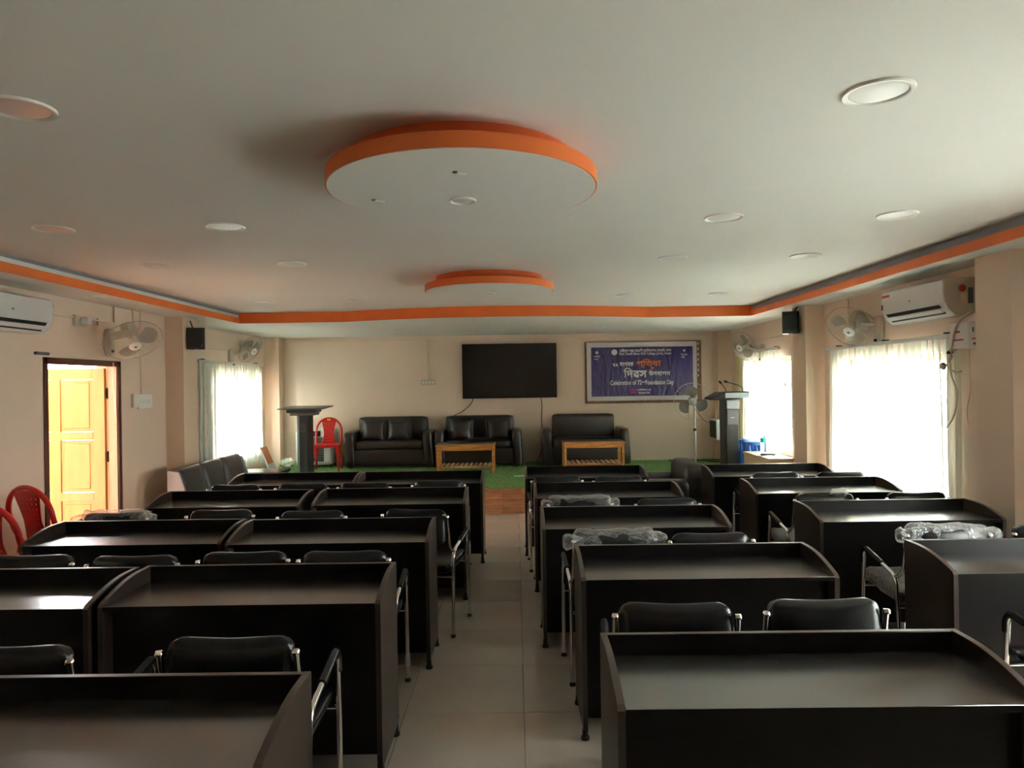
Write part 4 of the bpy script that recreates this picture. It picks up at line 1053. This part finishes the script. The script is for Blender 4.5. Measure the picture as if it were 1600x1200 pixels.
MB().lathe([(0, .035), (.04, .03), (.052, .01), (.052, -.035), (0, -.035)], 24).build('hub', M['lecternlight'], hd_, ang=50)
guard(.28, .09, 30, .0009, M['wirechrome'], hd_); MB().lathe([(0, .1), (.05, .098), (.06, .09), (.06, .085), (0, .085)], 24).build('badge', M['steel'], hd_, ang=50)

# ------------------------------------------------------------------ air conditioners
def aircon(x, ya, yb_, z0_, z1_, dep, label, stickers):
    s = 1 if x > 0 else -1; L = yb_-ya; Hh = z1_-z0_
    e = empty('air_conditioner', (x, (ya+yb_)/2, z0_), label=label, cat='air conditioner')
    prof = [(0, .02), (.05, 0), (dep*.62, .0), (dep*.86, .05), (dep*.97, .11), (dep, .17), (dep, Hh-.02), (dep-.03, Hh), (0, Hh)]
    poly = [(-s*a, b_) for a, b_ in prof]
    MB().prism(poly, -L/2+.012, L/2-.012, 'xz').build('body', M['white'], e, ang=35)
    for sy in (-1, 1):
        MB().prism([(-s*(a*.985+.0), b_*.985+.002) for a, b_ in prof], sy*L/2, sy*(L/2-.0115), 'xz').build('end_cap', M['cream'], e, ang=35)
    # louvre opening: dark strip + flap on the lower front slope
    def on(t_): return Vector((-s*(dep*.66+t_*(dep*.30)), 0, .004+t_*.085))
    a, c = on(.18), on(1.0); d_v = (c-a).normalized(); nr = Vector((-s*abs(d_v.z), 0, -abs(d_v.x)))*.003
    MB().add([Vector((v.x, yy, v.z))+nr for v in (a, c) for yy in (-L/2+.07, L/2-.07)], [(0, 1, 3, 2)]).build('outlet', M['slot'], e, smooth=False)
    m_ = (a+c)/2; MB().add([Vector((v.x, yy, v.z))+nr*f_ for (v, f_) in ((a.lerp(c, .25), 5), (a.lerp(c, .62), 6)) for yy in (-L/2+.075, L/2-.075)], [(0, 1, 3, 2)]).build('flap', M['white'], e, smooth=False).modifiers.new('s', 'SOLIDIFY').thickness = .005
    MB().bx(-s*(dep+.0008)-.0005, -s*(dep+.0008)+.0005, -.012, .012, .155, .168).build('display_dot', M['vent'], e)
    xf = -s*(dep+.0015)
    if stickers:
        far = L/2-.02
        for (y0_, y1_, za, zb, mt_) in ((far-.19, far, Hh-.085, Hh-.03, 'paper'), (far-.13, far-.005, Hh-.058, Hh-.035, 'textred'), (far-.185, far-.14, Hh-.08, Hh-.035, 'switch'), (far-.02, far+.004, .13, .175, 'slot')):
            MB().bx(xf-.0004*(1 if mt_ == 'paper' else 2), xf+.0004, y0_, y1_, za, zb).build('sticker', M[mt_], e)
        ye = -L/2-.0012
        MB().bx(.0, .05, ye, ye+.001, 0, .07).build('sticker', M['beige'], e).location = (-s*.11, 0, .10)
        o = MB().lathe([(0, 0), (.028, 0), (.028, .001), (0, .001)], 20, (0, 0, 0), (0, -1, 0)).build('sticker', M['textred'], e); o.location = (-s*.095, ye+.001, .205)
        MB().bx(0, .04, ye, ye+.001, 0, .12).build('sticker', M['vent'], e).location = (-s*.055, 0, .09)
    return e
pa, pb = at(1376, 470, X=WRN-.24), at(1474, 460, X=WRN-.24)
aircon(WRN, pb.y, pa.y, 2.125, 2.415, .24, 'white split air conditioner with stickers on the right wall above the blinds', True)
pa = at(84, 500, X=WLN+.22)
aircon(WLN, pa.y-.95, pa.y, 2.125, 2.415, .22, 'white split air conditioner at the left picture edge', False)

# ------------------------------------------------------------------ wall speakers
def speaker(px0, px1, py0, py1, Ys, wx, rz, label):
    a, c = at(px0, py0, Y=Ys), at(px1, py1, Y=Ys); s = 1 if wx > 0 else -1
    e = empty('wall_speaker', ((a.x+c.x)/2, Ys, (a.z+c.z)/2), rz, label=label, cat='speaker'); W_, H_ = (c.x-a.x)*.93, a.z-c.z
    MB().prism([(-W_/2, -.07), (W_/2, -.07), (W_/2*.8, .07), (-W_/2*.8, .07)], -H_/2, H_/2, 'xy').build('cabinet', M['black'], e, smooth=False)
    MB().soft((0, -.073, .0), (W_*.96, .02, H_*.96), .01, .004, 5).build('grille', M['grille'], e, ang=60, weld=True)
    MB().bx(W_/2*.62, W_/2*.75, -.088, -.084, -H_/2+.03, -H_/2+.05, .001).build('badge', M['vent'], e)
    MB().bx(-.02, .02, -.05, -.02, -H_/2-.008, -H_/2, .001).build('volume_knob', M['white'], e)
    R = Euler((0, 0, -rz)).to_matrix(); wp = R @ (Vector((wx, Ys+.02, e.location.z+.04))-e.location)
    MB().tube([(0, .05, .04), tuple(wp)], .012, 8).tube([(-.03*s*-1, .05, H_/2-.05), (R @ (Vector((wx-s*.01, Ys, e.location.z+H_/2+.09))-e.location))], .009, 8).build('wall_bracket', M['darkmetal'], e)
speaker(293, 321.5, 513, 546, 8.3, -3.84, .3, 'black wall speaker on the left wall beside the pillar')
speaker(1221, 1248, 487.5, 521.5, 8.12, 3.285, -.3, 'black wall speaker high on the right wall near the stage')

# ------------------------------------------------------------------ electrical bits
def box_on(wall, px0, px1, py0, py1, x=None, y=None, dep=.035, mt='cream'):
    if x is not None:
        s = 1 if x > 0 else -1; a, c = at(px0, py0, X=x-s*dep), at(px1, py1, X=x-s*dep)
        return (x, (a.y+c.y)/2, (a.z+c.z)/2), abs(c.y-a.y), a.z-c.z, s
    a, c = at(px0, py0, Y=y-dep), at(px1, py1, Y=y-dep); return ((a.x+c.x)/2, y, (a.z+c.z)/2), c.x-a.x, a.z-c.z, 0
loc, w_, h_, s = box_on(wb, 658, 680, 594, 601.5, y=YB)
e = empty('socket_board', loc, label='long white socket board on the back wall left of the television', cat='socket')
MB().bx(-w_/2, w_/2, -.03, 0, -h_/2, h_/2, .004).build('plate', M['cream'], e)
for k_ in range(4): MB().bx(-w_/2+.02+k_*w_/4.3, -w_/2+.05+k_*w_/4.3, -.033, -.03, -.016, .016, .001).build('switch', M['switch'], e)
for (a_, b_, c_, d_2, lb) in ((209.5, 219, 615, 636.5, 'blank pale switch box by the pillar, left one of the pair'), (218.5, 239, 616, 638, 'white switch board with a row of switches by the left pillar')):
    loc, w_, h_, s = box_on(wl, a_, b_, c_, d_2, x=WLN)
    e = empty('switch_board', loc, label=lb, cat='switch')
    MB().bx(0, .03, -w_/2, w_/2, -h_/2, h_/2, .004).build('plate', M['switch'], e)
    if 'row' in lb:
        for k_ in range(4): MB().bx(.03, .034, -w_/2+.02+k_*w_/4.5, -w_/2+.045+k_*w_/4.5, -.02, .02, .001).build('switch', M['white'], e)
loc, w_, h_, s = box_on(wl, 122, 128, 495, 507, x=WLN)
e = empty('power_socket', (WLN, loc[1], loc[2]), label='round white plug in a wall socket between the left air conditioner and fan', cat='socket')
MB().bx(0, .035, -.06, -.0, -.05, .05, .005).build('socket_box', M['cream'], e)
MB().lathe([(.04, 0), (.045, .02), (.035, .07), (0, .075)], 20, (.02, .06, 0), (1, 0, 0)).build('plug', M['white'], e)
loc, w_, h_, s = box_on(wl, 58.5, 79.5, 549, 555, x=WLN)
e = MB().bx(0, .03, -w_/2, w_/2, -h_/2, h_/2, .006).build('wall_plate', M['vent'], loc=loc); tag(e, 'small grey metal plate on the wall above the wooden door', 'plate')
# stabiliser box and hanging cables on the right wall
loc, w_, h_, s = box_on(wr, 1492, 1519, 505, 543, x=WRN, dep=.12)
st = Vector((WRN, 5.36, loc[2])); Hs = .20
e = empty('stabiliser_box', st, label='white voltage stabiliser box with red labels beside the right blinds', cat='stabiliser')
MB().bx(-.13, 0, -.11, .11, -Hs/2, Hs/2, .005).build('case', M['white'], e)
for (x0_, x1_, za, zb, mt_) in ((-.05, -.02, .02, .032, 'textred'), (-.10, -.02, -.035, -.025, 'textred'), (-.09, -.02, -.075, -.06, 'textdark'), (-.045, -.04, .05, .06, 'textdark'), (-.095, -.085, .02, .055, 'textdark')):
    MB().bx(x0_, x1_, -.1115, -.1105, za, zb).build('print', M[mt_], e)
for (ya_, yb_, za, zb, mt_) in ((-.02, .06, .02, .035, 'textred'), (-.06, .08, -.04, -.028, 'textred')):
    MB().bx(-.1315, -.1305, ya_, yb_, za, zb).build('print', M[mt_], e)
def wp(px, py, off=.11): return at(px, py, X=WRN-off)
cable([wp(1515, 488, .05), wp(1500, 500, .14), wp(1492, 515, .14), wp(1488, 540, .13), wp(1487, 552, .12)], .009, 'grey cable from the right air conditioner to the taped bundle', mt='cream')
e = empty('cable_bundle', wp(1487, 550, .11), label='taped bundle of beige cable with plug hanging right of the blinds', cat='cable'); L = e.location
MB().tube([wp(1492, 536)-L, wp(1490, 545)-L, wp(1485, 550)-L, wp(1484, 558)-L, wp(1481, 566)-L], [.012, .028, .012, .022, .01], 8).build('coil', M['cream'], e)
MB().tube([wp(1486.5, 549)-L, wp(1482.5, 552)-L], .019, 8).build('tape', M['slot'], e)
o = MB().soft((0, 0, 0), (.03, .05, .05), .01, 0, 4, (.6, 0, 0)).build('plug', M['cream'], e, weld=True); o.location = wp(1473.5, 572)-L
MB().tube([wp(1478, 569)-L, wp(1484, 577)-L, wp(1494, 582)-L, wp(1502, 580)-L], .006, 6).build('loose_end', M['cream'], e)
cable([wp(1484, 566), wp(1487, 588), wp(1495, 610), wp(1494, 635), wp(1488, 655), wp(1479, 668)], .007, 'beige cable dangling beside the right blinds, ending in mid air', mt='cream')
cable([wp(1515, 540, .02), wp(1515, 570, .02), wp(1516, 610, .02), wp(1511, 640, .02), wp(1513, 664, .02)], .003, 'thin pale wire hanging below the stabiliser box', mt='cream')

# ------------------------------------------------------------------ stage clutter
# wall cabinet on the right corner
Yc = 11.35; a, c = at(1119.5, 656, Y=Yc), at(1162, 687, Y=Yc)
e = empty('wall_cabinet', ((a.x+c.x)/2, (Yc+11.76)/2, c.z), label='white wall-mounted cabinet with dark louvred side behind the grey lectern', cat='cabinet')
W_, Dp, H_ = c.x-a.x, 11.76-Yc, a.z-c.z
if e.location.x+W_/2 > WRF-.005: W_ = (WRF-.005-a.x); e.location.x = a.x+W_/2
MB().bx(-W_/2, W_/2, -Dp/2, Dp/2, 0, H_, .006).build('case', M['white'], e)
MB().bx(-W_/2-.004, -W_/2, -Dp/2+.02, Dp/2-.02, .02, H_-.02, .001).build('side_panel', M['vent'], e)
for k_ in range(9): MB().bx(-W_/2-.010, -W_/2-.003, -Dp/2+.03+k_*(Dp-.06)/9, -Dp/2+.045+k_*(Dp-.06)/9, .03, H_-.03, .001).build('louvre', M['darkmetal'], e)
MB().bx(-W_/2+.02, W_/2-.02, -Dp/2-.008, -Dp/2, .02, H_-.02, .003).build('door', M['white'], e)
MB().tube([(-.03, 0, H_), (-.02, 0, H_+.02), (.05, 0, H_+.02), (.06, 0, H_)], .006, 6).build('handle', M['black'], e)
# air cooler behind the red chair
Yk = 11.5; a, c = at(461, 668, Y=Yk), at(521, 727, Y=Yk)
e = empty('air_cooler', ((a.x+c.x)/2, Yk+.18, ZS), label='white air cooler with dark front grille behind the red stage chair', cat='air cooler')
W_, H_ = c.x-a.x, .62
MB().soft((0, 0, H_/2+.03), (W_, .36, H_-.02), .05, 0, 6).build('body', M['white'], e, ang=60, weld=True)
gx = at(488, 700, Y=Yk).x-e.location.x; gx1 = at(506, 700, Y=Yk).x-e.location.x
MB().bx(gx-.08, gx1, -.186, -.178, .10, H_-.12, .003).build('front_grille', M['vent'], e)
for k_ in range(10): MB().bx(gx-.075, gx1-.005, -.194, -.184, .12+k_*.038, .13+k_*.038, .001).build('louvre', M['slot'], e)
MB().bx(gx-.05, gx1-.05, -.188, -.178, H_-.11, H_-.02, .003).build('control_panel', M['black'], e)
for sx in (-1, 1):
    for sy in (-1, 1): MB().cyl((sx*(W_/2-.06), sy*.12-.0, .03), (sx*(W_/2-.06)+.02, sy*.12, .03), .03, 12).build('castor', M['rubber'], e)
# leaning printed board by the left window
e = empty('display_board', (-3.70, 10.75, ZS+.002), label='orange and white printed board leaning against the left wall', cat='board')
bm_ = MB().bx(-.012, .012, -.14, .14, 0, .45, .003).build('panel', M['paper'], e); bm_.rotation_euler = (0, -.40, 0)
o = MB().bx(.0125, .0135, -.125, .125, .17, .44).build('orange_print', M['orangeprint'], bm_)
MB().bx(.0125, .0135, -.11, .11, .02, .08).build('orange_print', M['orangeprint'], bm_)
e = MB(); e.soft((0, 0, .06), (.22, .14, .12), .05, 0, 9); rough(e, .04, 5)
o = e.build('crumpled_bag', M['paper'], loc=(at(448, 722, Y=11.6).x, 11.65, ZS+.012)); tag(o, 'crumpled whitish bag on the turf left of the air cooler', 'bag')
# beige side table with bottle, tray, blue stools
e = empty('side_table', (3.36, 9.42, 0), label='beige table under the window beside the grey lectern', cat='table')
MB().bx(-.17, .17, -.5, .5, .63, .66, .004).build('tabletop', M['beige'], e)
MB().bx(-.16, .16, -.49, -.47, .03, .63, .002).build('end_panel', M['beige'], e); MB().bx(-.16, .16, .47, .49, .03, .63, .002).build('end_panel', M['beige'], e)
MB().bx(-.16, -.14, -.46, .46, .25, .63, .002).build('front_panel', M['beige'], e)
for sx in (-1, 1):
    for sy in (-1, 1): MB().cyl((sx*.13, sy*.46, 0), (sx*.13, sy*.46, .035), .02, 10).build('foot', M['rubber'], e)
p = at(1193, 706, Z=.662)
p.x = min(p.x, 3.5); e = empty('water_bottle', (p.x, p.y, .6615), label='clear water bottle with teal label on the beige table', cat='bottle')
MB().lathe([(0, 0), (.036, 0), (.040, .01), (.040, .17), (.034, .20), (.015, .235), (.015, .25)], 20).build('body', M['bottle'], e)
MB().lathe([(.0405, .13), (.0412, .135), (.0412, .185), (.0375, .19)], 20).build('label_band', M['teal'], e); MB().lathe([(.017, .245), (.017, .265), (0, .266)], 14).build('cap', M['switch'], e)
p = at(1198, 711, Z=.662); e = empty('dish', (min(p.x, 3.45), p.y-.05, .6605), label='low pale dish in front of the bottle on the beige table', cat='dish')
MB().lathe([(0, .002), (.08, .002), (.115, .035), (.12, .036), (.085, -.0), (0, 0)], 28).build('bowl', M['bottle'], e)
def stool(x_, y_, label):
    e = empty('stool', (x_, y_, ZS), label=label, cat='stool'); Hq = .45
    MB().lathe([(0, Hq), (.11, Hq), (.125, Hq-.01), (.13, Hq-.05), (.123, Hq-.05), (.118, Hq-.015), (0, Hq-.012)], 24).build('seat', M['blue'], e)
    for k_ in range(4):
        a = PI/4+k_*PI/2; MB().tube([(.105*math.cos(a), .105*math.sin(a), Hq-.03), (.15*math.cos(a), .15*math.sin(a), 0)], [.028, .02], 6).build('leg', M['blue'], e)
stool(3.40, 10.46, 'blue plastic stool left of the water bottle, behind the beige table')
stool(3.38, 10.10, 'blue plastic stool right of the water bottle, behind the beige table')
# cables on stage
for i_, pts in enumerate([[(1040, 716), (1062, 719), (1085, 714), (1105, 718), (1128, 715)], [(1075, 722), (1092, 716), (1112, 721), (1130, 720)]]):
    P = [at(a, b_, Z=ZS+.02) for a, b_ in pts]; P = [Vector((v.x, min(v.y, 11.72), ZS+.016)) for v in P]
    cable(P, .008, ['black cable lying on the turf along the back wall right of the pedestal fan', 'shorter black cable on the turf in front of the wall beside the grey lectern'][i_])
cable([pf-Vector((-.03, -.2, .02)), at(1098, 655, Y=11.2), at(1110, 660, Y=11.4)], .005, 'thin black cord from the pedestal fan to the wall cabinet', name='cord', cat='cord')
